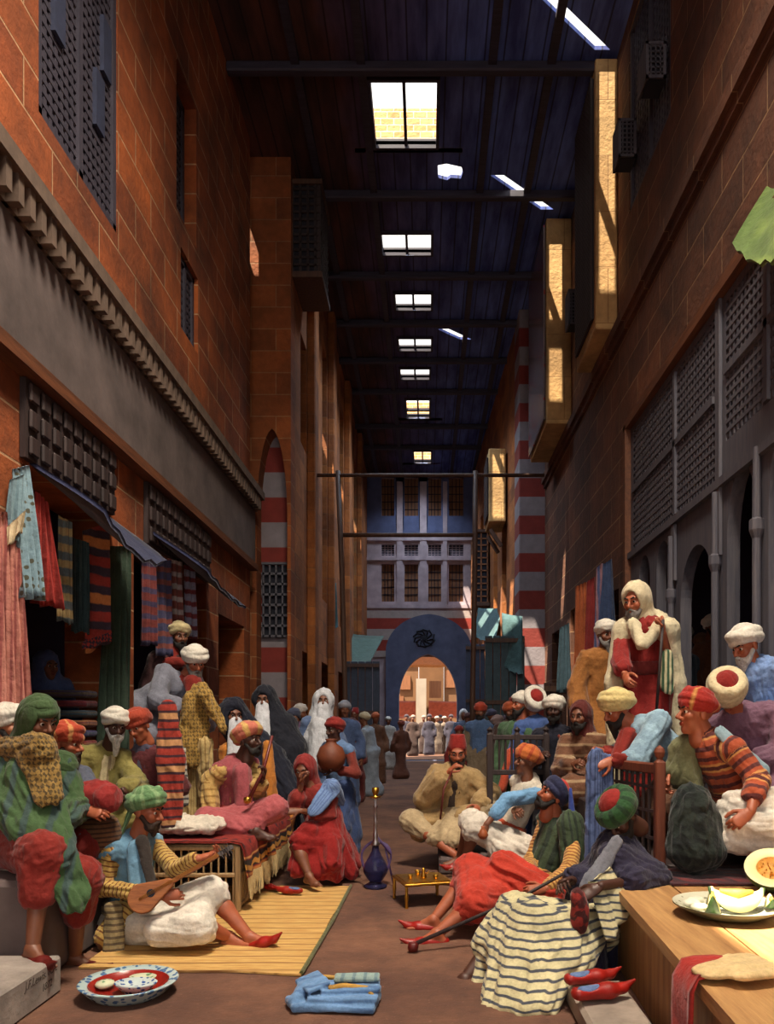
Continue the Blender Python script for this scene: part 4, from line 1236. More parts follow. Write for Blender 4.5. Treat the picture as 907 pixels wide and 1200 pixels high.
while x < BX1-.02: m.tube([(x, BY0, .03), (x, BY0, BH)], .008, 6); x += .058
m.build('rib_panel', STK, bed); m = MB()
y = BY0+.055
while y < BY1-.02: m.tube([(BX1, y, .03), (BX1, y, BH)], .008, 6); y += .058
m.build('rib_panel', STK, bed)
m = MB(); m.bb(BX0, BX1, BY0, BY1, BH-.012, BH+.008); m.build('deck', STK, bed)
# carpet over the bed
def carpet_mat():
    n = NT('red_carpet'); n.b.inputs['Roughness'].default_value = .9
    sp = n.n('ShaderNodeSeparateXYZ'); n.l(n.coord(), sp.inputs[0])
    zz = sp.outputs[2]; zig = n.math('MULTIPLY', n.math('ABSOLUTE', n.math('SUBTRACT', n.math('FRACT', n.math('MULTIPLY', sp.outputs[1], 6)), .5)), .05)
    f = n.step(n.noise(20, 4), .3, .7)
    c = n.mix(f, lin((96, 22, 20)), lin((150, 40, 30)))
    vo = n.n('ShaderNodeTexVoronoi', Scale=9); n.l(n.coord(), vo.inputs['Vector'])
    c = n.mix(n.step(vo.outputs['Distance'], .3, .22), c, lin((70, 24, 30)))
    z2 = n.math('ADD', zz, zig)
    def band(lo, hi, col, z=zz):
        a = n.step(n.math('ABSOLUTE', n.math('SUBTRACT', z, (lo+hi)/2)), (hi-lo)/2+.004, (hi-lo)/2-.004)
        nonlocal c; c = n.mix(a, c, lin(col))
    band(.33, .42, (40, 26, 24)); band(.355, .395, (196, 138, 62), z2); band(.43, .445, (206, 150, 90)); band(.30, .32, (186, 120, 60))
    n.col(c); n.bump(n.noise(120, 2), .35, .006)
    return n.m
CPM = carpet_mat(); cp = MB()
prof = [(-2.15, .56), (-1.95, .568), (-1.7, .565), (-1.5, .568), (-1.425, .555), (-1.40, .50), (-1.395, .42), (-1.39, .345), (-1.385, .29)]
vs = []; nj = 36
for t in (0, .014):
    for i, (x, z) in enumerate(prof):
        for j in range(nj+1):
            y = 5.95+2.0*j/nj
            wv = .02*math.sin(j*1.15)*max(0, (i-4))/4+.008*math.sin(j*.7+i)
            vs.append((x-t+wv, y, z-t*.9+(.010*math.sin(j*.8) if i > 5 else 0)))
N = len(prof)*(nj+1); fs = []
for i in range(len(prof)-1):
    for j in range(nj):
        q = [i*(nj+1)+j, (i+1)*(nj+1)+j, (i+1)*(nj+1)+j+1, i*(nj+1)+j+1]; fs += [q, [x+N for x in q][::-1]]
for i in range(len(prof)-1):
    for j in (0, nj): x = i*(nj+1)+j; fs.append([x, x+nj+1, x+nj+1+N, x+N])
cp.add(vs, fs); co_ = tag(cp.build('carpet', CPM, None, True), 'dark red carpet with gold band and fringe draped over the rib bed', 'carpet')
m = MB(); rnd = random.Random(5)
for j in range(150):
    y = 5.96+1.98*j/149
    wv = .02*math.sin((j*36/149)*1.15); x = -1.385+wv
    m.tube([(x, y, .30), (x+.004, y+rnd.uniform(-.01, .01), .22), (x+rnd.uniform(-.012, .016), y+rnd.uniform(-.02, .02), .12+rnd.uniform(-.03, .04))], [.006, .006, .0035], 4)
m.build('fringe', cloth((196, 172, 122)), co_)

# white cloths heaped on the front of the bed
c = P(222, 988, 6.15); c[2] = .62
pr = [Ell(c+A(0, .1, .03), (.26, .2, .07)), Ell(c+A(-.1, .05, .07), (.12, .1, .07)), Ell(c+A(.12, .12, .06), (.12, .13, .06)), Cap(c+A(-.2, .0, .03), c+A(.18, -.02, .02), .05, .045)]
tag(sdf_obj('cloth_bundle', pr, cloth((206, 196, 180)), None, .0095, k=.03, fold=.022, ff=15, along=.3, lump=.012), 'crumpled white cloth heaped on the front end of the bed', 'cloth')

# hookah
hb = gp(440, 1040); hk = empty('water_pipe', hb); tag(hk, 'tall water pipe with blue glass base standing on the ground', 'water pipe')
def glass(name, c, rough=.08):
    n = NT(name); n.b.inputs['Base Color'].default_value = lin(c)+(1,); n.b.inputs['Roughness'].default_value = rough
    n.b.inputs['Transmission Weight'].default_value = .75; n.b.inputs['IOR'].default_value = 1.3; return n.m
SILV = plain('tarnished_silver', (170, 166, 170), .3, 1, .2, 20, .05); BRASS = plain('brass', (196, 150, 62), .32, 1, .25, 16, .08)
m = MB(); m.lathe(hb, [(.02, 0), (.1, .0), (.105, .02), (.07, .04), (.05, .055), (.075, .08), (.105, .13), (.112, .17), (.095, .22), (.06, .28), (.035, .33), (.03, .37), (.036, .38)], 28); m.build('vase', glass('blue_glass', (70, 70, 120)), hk, True)
m = MB(); m.lathe(hb, [(.036, .38), (.045, .39), (.03, .41), (.018, .44), (.026, .47), (.016, .5), (.012, .56), (.02, .59), (.012, .62), (.011, .7), (.024, .73), (.012, .76), (.012, .8)], 18); m.build('stem', SILV, hk, True)
m = MB(); m.lathe(hb, [(.012, .8), (.055, .815), (.058, .822), (.02, .825), (.022, .84), (.034, .87), (.032, .9), (.0, .905)], 18); m.build('bowl', BRASS, hk, True)
pts = []
for i in range(60):
    t = i/59; a = t*2*math.pi*2.1+.4; r = .13+.012*math.sin(a*3)
    pts.append(hb+A(r*math.cos(a), .08+.04*t+.09*math.sin(a)*.5, .22+.17*math.sin(a)+.02*t))
m = MB(); m.tube([hb+A(.02, .02, .45)]+pts+[hb+A(.16, .05, .02)], .009, 6); m.build('hose', plain('hose', (72, 52, 96), .5), hk, True)
m = MB(); m.tube([hb+A(0, 0, .24), hb+A(.03, .02, .2)], .03, 8); m.build('ornament', SILV, hk, True)

# low brass table with coffee things
tc = gp(495, 1055); tc[1] = 6.38; tc[0] = qx(495, 6.38); tc[2] = 0
tb = empty('low_table', tc); tag(tb, 'low square brass table on four legs in the middle of the street', 'table')
a45 = .3; ax45 = ((math.cos(a45), math.sin(a45), 0), (-math.sin(a45), math.cos(a45), 0), (0, 0, 1))
m = MB(); m.box(tc+A(0, 0, .185), (.42, .42, .022), ax45, .006); m.box(tc+A(0, 0, .199), (.36, .36, .008), ax45); m.build('top', BRASS, tb)
for sx in (-1, 1):
    for sy in (-1, 1):
        m = MB(); b = tc+(A(sx*.19, sy*.19, 0) @ np.array(ax45)); m.lathe(b, [(.014, 0), (.012, .05), (.018, .09), (.012, .12), (.013, .176)], 8); m.build('leg', BRASS, tb, True)
def pot(lab, c, s, name='coffee_pot'):
    m = MB(); m.lathe(c, [(.0, 0), (.04*s, 0), (.046*s, .02*s), (.03*s, .06*s), (.022*s, .09*s), (.028*s, .11*s), (.014*s, .125*s), (.006*s, .14*s), (0, .145*s)], 16)
    o = tag(m.build(name, BRASS, None, True), lab, 'pot')
    m = MB(); m.tube([c+A(.03*s, 0, .06*s), c+A(.06*s, 0, .07*s), c+A(.075*s, 0, .1*s)], [.01*s, .008*s, .006*s], 6); m.build('spout', BRASS, o, True)
    m = MB(); m.tube([c+A(-.024*s, 0, .1*s), c+A(-.13*s, -.01, .11*s)], .006*s, 6); m.build('handle', BRASS, o, True)
pot('small brass coffee pot in the middle of the low table', tc+A(.01, -.02, .2035), .6)
for i, (dx, dy, lab) in enumerate(((-.1, -.06, 'tiny brass cup on the left side of the low table'), (.11, -.07, 'tiny brass cup on the right side of the low table'), (-.04, .1, 'tiny brass cup behind the coffee pot'))):
    m = MB(); m.lathe(tc+A(dx, dy, .2035), [(.0, 0), (.014, 0), (.024, .035), (.021, .035), (.012, .006), (0, .006)], 12); tag(m.build('cup', BRASS, None, True), lab, 'cup')

# big glazed dish in the foreground
dc = gp(151, 1166); dc[2] = 0
RIM = dish_mat('painted_rim', (74, 108, 150), (176, 196, 196), 24, .6); BLUW = dish_mat('blue_white_glaze', (58, 88, 150), (196, 210, 210), 34, .55)
REDG = plain('red_glaze', (140, 34, 26), .25, var=.3, bump=.03); GRNW = dish_mat('green_white_glaze', (110, 150, 110), (206, 210, 178), 30, .5)
do = empty('dish', dc); tag(do, 'large round dish with red bottom and painted rim on the ground', 'dish')
m = MB(); m.lathe(dc, [(0, .0), (.17, .0), (.2, .02), (.255, .075), (.262, .082), (.255, .086), (.21, .072)], 48); m.build('rim', RIM, do, True)
m = MB(); m.lathe(dc, [(.212, .073), (.17, .035), (.1, .028), (0, .026)], 48); m.build('well', REDG, do, True)
def small(lab, c, rx, ry, h, mt, name='bowl', cat='bowl'):
    m = MB(); m.lathe(c, [(0, 0), (rx*.6, 0), (rx*.95, h*.8), (rx, h), (rx*.96, h*1.05), (rx*.6, h*.7), (0, h*.62)], 28, None, ry/rx); tag(m.build(name, mt, None, True), lab, cat)
small('oval blue and white bowl standing in the large dish', dc+A(.055, -.045, .036), .115, .08, .05, BLUW)
small('round green and white saucer behind the oval bowl in the large dish', dc+A(.04, .1, .04), .075, .055, .03, GRNW, 'saucer', 'saucer')
m = MB(); m.lathe(dc+A(-.135, .01, .05), [(0, -.012), (.04, -.008), (.052, .006), (.045, .02), (.02, .028), (0, .03)], 20, None, 1.1); tag(m.build('loaf', GRNW, None, True), 'small pale spotted round loaf at the left in the large dish', 'bread')

# folded blue clothes with gold trim in the foreground
BLU, GOLD = cloth((110, 150, 196)), cloth((190, 146, 66))
fb = gp(395, 1178)
def slab(c, hx, hy, hz, a, r=.02):
    ca, sa = math.cos(a), math.sin(a); x = A(ca, sa, 0); y = A(-sa, ca, 0)
    return [Cap(c-x*hx-y*hy, c+x*hx-y*hy, hz), Cap(c-x*hx+y*hy, c+x*hx+y*hy, hz), Cap(c-x*hx, c+x*hx, hy*1.0, None, (0, 0, 1), hy/hz)]
def bax(a, tilt=0.0):
    x = A(math.cos(a), math.sin(a), tilt); x = unit(x); y = A(-math.sin(a), math.cos(a), 0); return (x, y, np.cross(x, y))
fo = sdf_obj('folded_robe', [Box(fb+A(.02, -.02, .026), (.2, .12, .02), bax(-.1), .014), Box(fb+A(.04, .0, .062), (.185, .11, .016), bax(-.03), .012), Box(fb+A(.07, .03, .093), (.155, .09, .014), bax(.06, .03), .01), Box(fb+A(-.13, .03, .11), (.07, .1, .014), bax(.5, .25), .01),
    Cap(fb+A(-.21, -.07, .05), fb+A(-.17, .07, .075), .035, .045), Box(fb+A(-.2, -.05, .03), (.05, .08, .022), bax(.4), .014)], cloth((104, 144, 190), (82, 118, 164), 'y', .11, .2), None, .0065, k=.01, fold=.006, ff=13, along=.25, lump=.003)
tag(fo, 'folded light blue robe with gold trim lying in the foreground', 'robe')
tag(sdf_obj('folded_shirt', [Box(fb+A(.1, .06, .128), (.12, .05, .011), bax(.04), .008)], cloth((140, 164, 160), (104, 132, 140), 'x', .06, .3), None, .006, k=.008, fold=.005, ff=18), 'small pale green blue cloth folded on top of the blue robe in the foreground', 'cloth')
m = MB(); m.tube([fb+A(-.04, -.03, .095), fb+A(.04, -.02, .108), fb+A(.16, -.03, .098), fb+A(.2, -.06, .06)], [.02, .018, .016, .012], 8); m.build('trim', GOLD, fo, True)
m = MB(); m.tube([fb+A(-.17, .1, .1), fb+A(-.1, .12, .112), fb+A(.0, .13, .1)], .012, 8); m.build('trim', GOLD, fo, True)
m = MB(); m.tube([fb+A(-.1, -.09, .03), fb+A(.02, -.1, .034), fb+A(.14, -.1, .03)], .012, 8); m.build('trim', GOLD, fo, True)

# loose slippers
def slipper(lab, p, d, s=1.0, band=None, mt=LEATHER, group=None):
    p = np.array(p, float); d = unit(A(*d))
    an = p+A(0, 0, .095*s)
    o = tag(sdf_obj('slipper', foot_prims(an, d, s, slip=True)+[Ell(an-A(0, 0, .03)*s+d*.0, A(.055, .026, .035)*s, (d, np.cross(d, A(0, 0, 1)), A(0, 0, 1)), sub=True, k=.012)], mt, None, .0055, k=.02), lab, 'slipper', group)
    if band is not None:
        w = np.cross(d, A(0, 0, 1)); c = an-A(0, 0, .05*s)
        sdf_obj('lining', [Cap(c-d*.02*s+A(0, 0, .014), c+d*.055*s+A(0, 0, .016), .03*s, .03*s, (0, 0, 1), 2.2)], band, o, .005, k=.01)
    return o
BLK = cloth((92, 116, 160))
p = gp(325, 1048); slipper('red slipper lying on the mat nearer the bed', p+A(-.03, .02, .02), (-.8, .6, 0), .8, None)
p = gp(336, 1050); slipper('red slipper with blue lining on the mat in front of the woman in red', p+A(.08, -.04, .02), (-.9, .25, 0), .85, BLK)
# stone with two slippers
m = MB(); sx0, sy0 = .74, 3.45; m.bb(.74, 1.04, 3.3, 4.1, 0, .12, .02); tag(m.build('stone_block', plain('pale_stone', (150, 136, 124), .9, scale=5, var=.3, bump=.4)), 'low pale stone block under the red slippers beside the wooden bench', 'stone')
slipper('red slipper on the stone block, the one nearer the street end', (.79, 3.98, .122), (.93, .3, 0), 1.05, BLK)
slipper('red slipper on the stone block, the one nearer the front', (.79, 3.76, .122), (.93, .3, 0), 1.12, BLK)
# the carved stone at lower left
m = MB(); m.bb(-2.9, -2.03, 3.3, 4.27, 0, .2, .012); so_ = tag(m.build('stone_block', plain('grey_block', (150, 140, 132), .9, scale=4, var=.35, bump=.5)), 'large grey stone block with faint carved lettering at the lower left', 'stone')
def letters(txt, o, u, v, size, mat, parent):
    """carved lettering as mesh on a face"""
    cu = bpy.data.curves.new('inscription', 'FONT'); cu.body = txt; cu.size = size; cu.extrude = .0012; cu.shear = .2
    t = bpy.data.objects.new('inscription', cu); COL.objects.link(t)
    dg = bpy.context.evaluated_depsgraph_get(); me = bpy.data.meshes.new_from_object(t.evaluated_get(dg)); bpy.data.objects.remove(t)
    u, v = A(*u), A(*v); n = np.cross(u, v); off = np.array(parent.location)
    for vv in me.vertices: vv.co = Vector(tuple(A(*o)+u*vv.co[0]+v*vv.co[1]+n*vv.co[2]-off))
    me.materials.clear(); me.materials.append(mat); r = link('inscription', me, parent); return r
INK = plain('carved_shadow', (74, 64, 58), .9)
letters('J.F.Lewis. R.A.', (-2.0295, 3.88, .135), (0, 1, 0), (0, 0, 1), .06, INK, so_)
letters('1872', (-2.0295, 4.05, .07), (0, 1, 0), (0, 0, 1), .055, INK, so_)

# wooden bench at the lower right
bn = empty('plank_bench', (1.8, 3.7, 0)); tag(bn, 'sunlit wooden bench of planks at the lower right', 'bench')
B0, B1, BB = A(1.02, 2.3, 0), A(1.17, 5.05, 0), .52
def bx(t, w): return B0+(B1-B0)*t+A(w, 0, 0)
for i, (w0, w1) in enumerate(((-.03, .31), (.32, .72), (.73, 1.12), (1.13, 1.5))):
    m = MB(); vs = []
    for z in (BB-.055, BB):
        vs += [bx(0, w0)+A(0, 0, z), bx(0, w1)+A(0, 0, z), bx(1, w1)+A(0, 0, z), bx(1, w0)+A(0, 0, z)]
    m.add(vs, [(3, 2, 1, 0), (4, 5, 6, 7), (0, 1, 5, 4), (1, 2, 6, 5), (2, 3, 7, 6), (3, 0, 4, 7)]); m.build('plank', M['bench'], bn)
m = MB(); vs = []
for z in (0.0, BB-.055): vs += [bx(0, .02)+A(0, 0, z), bx(0, .06)+A(0, 0, z), bx(1, .06)+A(0, 0, z), bx(1, .02)+A(0, 0, z)]
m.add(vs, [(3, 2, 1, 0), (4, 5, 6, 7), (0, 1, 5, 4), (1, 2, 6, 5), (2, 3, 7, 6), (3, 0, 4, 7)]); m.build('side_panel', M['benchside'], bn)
m = MB()
for t in (.1, .5, .9): 
    p0 = bx(t, .06); m.bb(p0[0], p0[0]+.07, p0[1]-.04, p0[1]+.04, 0, BB-.056)
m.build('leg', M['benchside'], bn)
# raised shop floor and carpets behind the bench
m = MB(); m.bb(1.2, RW, 5.08, 6.0, 0, .55, .01); tag(m.build('raised_floor', M['darkwood']), 'dark raised wooden floor behind the plank bench', 'platform')
m = MB(); m.bb(1.3, RW, 6.02, 7.35, 0, .85, .01); m.bb(1.62, RW, 7.35, 8.6, 0, .85, .01); tag(m.build('raised_floor', M['darkwood']), 'higher wooden floor under the standing man in the white cloak', 'platform')
m = MB(); m.bb(1.45, 2.6, 4.55, 5.02, .523, .538, .004); tag(m.build('rug', cloth((110, 30, 30), (60, 26, 34), 'brocade', .08)), 'dark red rug at the back of the plank bench', 'rug')
# dish of melon
PLATE = dish_mat('patterned_plate', (120, 120, 96), (206, 206, 184), 26, .42)
c = gp(852, 1074, BB); c[2] = BB+.003
po = empty('plate', c); tag(po, 'shallow patterned plate of melon slices on the sunlit bench', 'plate')
m = MB(); m.lathe(c, [(0, .012), (.1, .012), (.15, .02), (.255, .06), (.262, .066)], 48); m.build('bowl', PLATE, po, True)
m = MB(); m.lathe(c, [(.262, .066), (.262, .058), (.16, .006), (.12, .0), (0, 0)], 48); m.build('underside', plain('plate_under', (92, 96, 78), .4), po, True)
FLESH = plain('melon_flesh', (236, 224, 160), .4, var=.12, scale=14, bump=.08); RIND = plain('melon_rind', (52, 78, 40), .45, var=.4, scale=20); SEED = plain('melon_core', (222, 160, 70), .5, var=.3, scale=40, bump=.4)
def melon_slice(lab, c, d, L, H, W, lean=0):
    """crescent wedge: flesh, rind and seeds"""
    d = unit(A(*d)); up = A(0, 0, 1); w = np.cross(d, up); n = 18
    vs = []; rv = []
    for i in range(n+1):
        t = math.pi*i/n; e = d*(-math.cos(t)*L)-up*(math.sin(t)*H)
        inn = d*(-math.cos(t)*L*.86)-up*(math.sin(t)*H*.25)
        hw = W*math.sin(t)**.7+.002
        o = c+up*H
        vs += [o+inn, o+e*.93+w*hw, o+e*.93-w*hw]; rv += [o+e*.93+w*hw*1.02, o+e*.93-w*hw*1.02, o+e*1.02]
    fs = []; fr = []
    for i in range(n):
        a, b = i*3, i*3+3
        fs += [(a, a+1, b+1, b), (a, b, b+2, a+2), (a+1, a+2, b+2, b+1)]; fr += [(a, a+2, b+2, b), (a+2, a+1, b+1, b+2), (a, b, b+1, a+1)]
    m = MB(); m.add(vs, fs); o = tag(m.build('melon_slice', FLESH, None, True), lab, 'melon slice')
    m = MB(); m.add(rv, fr); m.build('rind', RIND, o, True)
    m = MB(); m.tube([c+up*H-d*L*.6-up*H*.16, c+up*H-up*H*.28, c+up*H+d*L*.6-up*H*.16], [W*.15, W*.42, W*.15], 8); m.build('core', SEED, o, True)
melon_slice('upright narrow melon slice at the left on the plate', c+A(-.09, -.05, .022), (.35, .95, 0), .12, .115, .035)
melon_slice('broad melon wedge standing in the middle of the plate', c+A(.055, .02, .016), (1, -.15, 0), .135, .125, .06)
melon_slice('small melon slice showing its green rind at the right of the plate', c+A(.2, -.05, .05), (.3, .95, 0), .07, .06, .03)
for i, (dx, dy, lab) in enumerate(((-.16, .05, 'white peeled melon piece nearest the plate rim at the left'), (-.12, .11, 'white peeled melon piece at the back of the plate'), (-.15, -.03, 'white peeled melon piece at the left front of the plate'))):
    sdfp = [Ell(c+A(dx, dy, .052), (.045, .035, .022))]
    tag(sdf_obj('melon_piece', sdfp, plain('white_flesh', (226, 224, 204), .45), None, .006, k=.01, lump=.004), lab, 'melon piece')
hmC = gp(905, 1046, BB); hmC[2] = BB+.016
ho = empty('half_melon', hmC); tag(ho, 'half melon with orange seeds at the right edge behind the plate', 'melon')
t0 = A(-.25, -.55, .8); tz = unit(t0); tx = unit(np.cross(A(0, 1, 0), tz)); ty = np.cross(tz, tx); hx_ = (tx, ty, tz)
hc_ = hmC+A(0, 0, .128)
m = MB(); m.lathe(hc_, [(.0, -.125), (.06, -.118), (.115, -.085), (.148, -.03), (.152, 0), (.15, .002)], 32, hx_); m.build('rind', RIND, ho, True)
m = MB(); m.lathe(hc_, [(.15, .002), (.1, .004), (.085, -.004)], 32, hx_); fl_ = m.build('flesh', FLESH, ho, True)
m = MB(); m.lathe(hc_, [(.086, -.004), (.07, -.025), (.03, -.03), (0, -.028)], 32, hx_)
rnd = random.Random(3)
for i in range(40):
    a, r = rnd.uniform(0, 6.28), .075*math.sqrt(rnd.random()); m.lathe(hc_+A(r*math.cos(a), r*math.sin(a), -.022) @ np.array(hx_), [(0, -.006), (.006, 0), (0, .007)], 6, hx_)
m.build('core', SEED, fl_, True)
# red cloth hanging over the bench edge
RC, YC = cloth((172, 40, 30)), cloth((226, 196, 140))
e = gp(868, 1135, BB)
prof = [(.17, BB+.02), (.08, BB+.026), (.0, BB+.024), (-.05, BB+.016), (-.068, BB-.03), (-.07, BB-.16), (-.066, BB-.26)]
xe = B0+(B1-B0)*((2.72-B0[1])/(B1[1]-B0[1]))
m = MB(); vs = []
for t in (0, .02):
    for i, (x, z) in enumerate(prof):
        for j in range(9):
            y = 2.86+.2*j/8; vs.append((xe[0]+.02+x+(t if z > BB-.05 and i < 4 else 0)*0-(t if i >= 4 else 0), y+.006*math.sin(i*1.3), z+(t if i < 4 else 0)+.004*math.sin(j*1.1)))
N = len(prof)*9; fs = []
for i in range(len(prof)-1):
    for j in range(8):
        q = [i*9+j, (i+1)*9+j, (i+1)*9+j+1, i*9+j+1]; fs += [q, [x+N for x in q][::-1]]
for i in range(len(prof)-1):
    for j in (0, 8): x = i*9+j; fs.append([x, x+9, x+9+N, x+N])
for j in range(8): x = (len(prof)-1)*9+j; fs.append([x, x+1, x+1+N, x+N])
m.add(vs, fs); ro = tag(m.build('red_cloth', RC, None, True), 'red cloth with cream lining hanging over the bench edge at lower right', 'cloth')
sdf_obj('lining', [Cap(A(xe[0]+.03, 2.9, BB+.035), A(xe[0]+.2, 3.0, BB+.035), .07, .09, (0, 0, 1), 3.2), Cap(A(xe[0]+.12, 2.86, BB+.045), A(xe[0]+.3, 2.9, BB+.045), .07, .06, (0, 0, 1), 3)], YC, ro, .008, k=.03, fold=.008, ff=18)

# settee rail and carved post at the right
REDW = wood('red_brown_wood', (84, 40, 26), (128, 66, 42), 'z', 1.2)
st = empty('settee', (1.45, 5.2, .52)); tag(st, 'dark carved settee with turned post behind the man in the green turban', 'settee')
pp = P(773, 1012, 5.02)
m = MB(); z0 = .524; z1 = CH-(892-CY)*5.02/FOC; m.bb(pp[0]-.033, pp[0]+.033, 4.99, 5.055, z0, z1, .008); m.lathe((pp[0], 5.022, z1), [(.03, 0), (.018, .015), (.03, .035), (.036, .06), (.028, .085), (.008, .1), (0, .105)], 14); m.build('post', REDW, st)
p2 = P(714, 900, 5.75); zt = CH-(896-CY)*5.02/FOC
m = MB(); m.bar((pp[0], 5.05, zt-.03), (p2[0], 5.75, zt-.03), .05, .07, bev=.01); m.build('rail', REDW, st)
m = MB(); m.bb(p2[0]-.03, p2[0]+.03, 5.72, 5.78, .552, zt+.03, .008); m.build('post', REDW, st)
m = MB()
for i in range(9):
    t = (i+.5)/9; x = pp[0]+(p2[0]-pp[0])*t; y = 5.05+.7*t; m.tube([(x, y, .56), (x, y, zt-.06)], .012, 6)
for z in (.72, .9, 1.06): m.bar((pp[0], 5.05, z), (p2[0], 5.75, z), .02, .02)
m.build('back_lattice', M['darkwood'], st)
# blue cloth hung over the rail end
BLUV = cloth((86, 104, 150), (60, 76, 116), 'th', .5, .35)
a, b = P(702, 888, 5.5), P(700, 1010, 5.48)
tag(sdf_obj('blue_cloth', [Cut(b+A(0, 0, .02), (0, 0, -1)), Cap(a+A(-.02, 0, 0), b, .075, .1, (.3, -1, 0), 2.2), Cap(a+A(.06, .02, -.02), b+A(.06, 0, .12), .05, .06, (.3, -1, 0), 2)], BLUV, None, .009, k=.02, fold=.016, ff=24, along=.08), 'blue striped cloth hanging over the settee rail', 'cloth')
# dark sack
a = P(812, 960, 4.86)
tag(sdf_obj('sack', [Ell(A(a[0], 4.82, .79), (.17, .15, .25)), Ell(A(a[0]-.02, 4.82, .96), (.12, .11, .15)), Ell(A(a[0], 4.82, .69), (.18, .16, .122))], cloth((20, 27, 28), (36, 46, 42), 'brocade', .05), None, .009, k=.06, fold=.02, ff=13, lump=.006), 'bulging dark green black sack on the bench beside the settee post', 'sack')

# low stone kerb that the seated men at the right use
m = MB(); m.bb(.12, .86, 7.5, 8.3, 0, .16, .02); tag(m.build('stone_step', M['plaster']), 'low grey stone step under the men seated in the street', 'step')
# dark railing behind the seated men
rl = empty('railing', (1.05, 7.75, 0)); tag(rl, 'dark wooden railing before the robed men standing at the centre right', 'railing')
for px in (574, 606, 640):
    a = P(px, 860, 7.75); m = MB(); m.bb(a[0]-.03, a[0]+.03, 7.72, 7.78, 0, a[2], .006); m.lathe((a[0], 7.75, a[2]), [(.03, 0), (.02, .015), (.032, .045), (0, .075)], 10); m.build('post', M['darkwood'], rl)
for py in (864, 905):
    a, b = P(574, py, 7.75), P(640, py, 7.75); m = MB(); m.bar(a, b, .045, .05, bev=.006); m.build('rail', M['darkwood'], rl)
m = MB(); a, b = P(574, 864, 7.75), P(640, 905, 7.75)
for i in range(9):
    x = a[0]+(b[0]-a[0])*(i+.5)/9; m.tube([(x, 7.75, b[2]), (x, 7.75, a[2])], .012, 6)
m.build('baluster_panel', M['darkwood'], rl)
# crate seen behind the bed
m = MB(); cr = empty('crate', P(178, 960, 6.6)); cr.location.z = .6; tag(cr, 'slatted brown wooden crate standing behind the lute player', 'crate')
a = P(178, 920, 6.55)
for dx in (-.11, .11):
    for dy in (0, .2):
        m = MB(); m.bb(a[0]+dx-.015, a[0]+dx+.015, 6.5+dy-.015, 6.5+dy+.015, .602, 1.2); m.build('post', STK, cr)
m = MB()
for i in range(7): m.bb(a[0]-.1+i*.033-.006, a[0]-.1+i*.033+.006, 6.49, 6.5, .62, 1.19)
for z in (.65, 1.17): m.bb(a[0]-.12, a[0]+.12, 6.48, 6.49, z-.02, z+.02)
m.build('slat_panel', M['ledge'], cr)

# ------------------------------------------------------------------ hanging cloths
def hang(lab, mat, top, bot, r0, r1, n=(.45, -.9, 0), fs=2.6, name='hanging_robe', cat='robe', extra=(), fold=.02, ff=16, group=None, h=None):
    a, b = P(*top), P(*bot)
    pr = [Cap(a, b+A(0, 0, -r1*.5), r0*1.2, r1*1.25, n, fs*1.5), Cut(b, (.12, 0, -1)), Cut(a, (0, 0, 1))]+[Cap(P(*e[0]), P(*e[1]), e[2], e[3], n, e[4] if len(e) > 4 else fs*1.4) for e in extra]
    return tag(sdf_obj(name, pr, mat, None, h or max(.011, .0022*a[1]), k=.03, fold=fold, ff=ff, along=.07), lab, cat, group)
def drape(lab, mat, t0, t1, b0, b1, nf=5, amp=.03, name='hanging_robe', cat='robe', th=.012, nx=44, nz=14, parent=None, seed=0, lower=.0):
    """hanging cloth: top edge t0-t1 and bottom edge b0-b1 (pixel, depth), falling in folds that deepen downwards"""
    a, b, c, d = P(*t0), P(*t1), P(*b1), P(*b0); m = MB(); vs = []
    u_ = unit(b-a+A(1e-4, 0, 0)); n_ = unit(np.cross(u_, A(0, 0, 1))); n_ = n_ if n_[1] < 0 else -n_
    rn = random.Random(seed+len(lab)); ph = [rn.uniform(0, 6) for _ in range(4)]
    for sd in (0, 1):
        for i in range(nx+1):
            for k in range(nz+1):
                u, v = i/nx, k/nz
                p = (a*(1-u)+b*u)*(1-v)+(d*(1-u)+c*u)*v
                w = math.sin(u*nf*6.283+ph[0]+.5*math.sin(v*3+ph[1]))+.4*math.sin(u*nf*14+ph[2]+v*2)
                p = p+n_*(amp*(.25+.75*v)*w+th*(.5-sd))+A(0, 0, .014*math.sin(u*9+ph[3])*(1 if k == nz else 0))
                vs.append(p)
    N = (nx+1)*(nz+1); fs = []
    for i in range(nx):
        for k in range(nz):
            q = [i*(nz+1)+k, (i+1)*(nz+1)+k, (i+1)*(nz+1)+k+1, i*(nz+1)+k+1]; fs += [q, [x+N for x in q][::-1]]
        for k in (0, nz): x = i*(nz+1)+k; fs.append([x, x+nz+1, x+nz+1+N, x+N])
    for k in range(nz):
        for i in (0, nx): x = i*(nz+1)+k; fs.append([x, x+1, x+1+N, x+N])
    m.add(vs, fs); o = m.build(name, mat, parent, True)
    return tag(o, lab, cat) if parent is None else o
drape('long pink gown hanging at the left edge', cloth((190, 124, 108), (156, 86, 80), 'x', .05, .4), (-6, 600, 5.02), (18, 600, 5.15), (-12, 868, 4.95), (37, 868, 5.1), 4, .035)
dr = drape('light blue dotted robe with cream sleeve hanging at the left edge', cloth((120, 148, 160), (80, 78, 62), 'dots', .06), (15, 550, 5.25), (33, 545, 5.4), (24, 700, 5.1), (50, 702, 5.3), 3, .03)
drape('', cloth((112, 140, 150)), (12, 562, 5.12), (28, 556, 5.2), (6, 628, 5.08), (24, 640, 5.12), 2, .02, name='sleeve', parent=dr); drape('', cloth((206, 188, 150)), (8, 618, 5.06), (30, 598, 5.1), (8, 642, 5.06), (26, 622, 5.1), 2, .015, name='cuff', parent=dr)
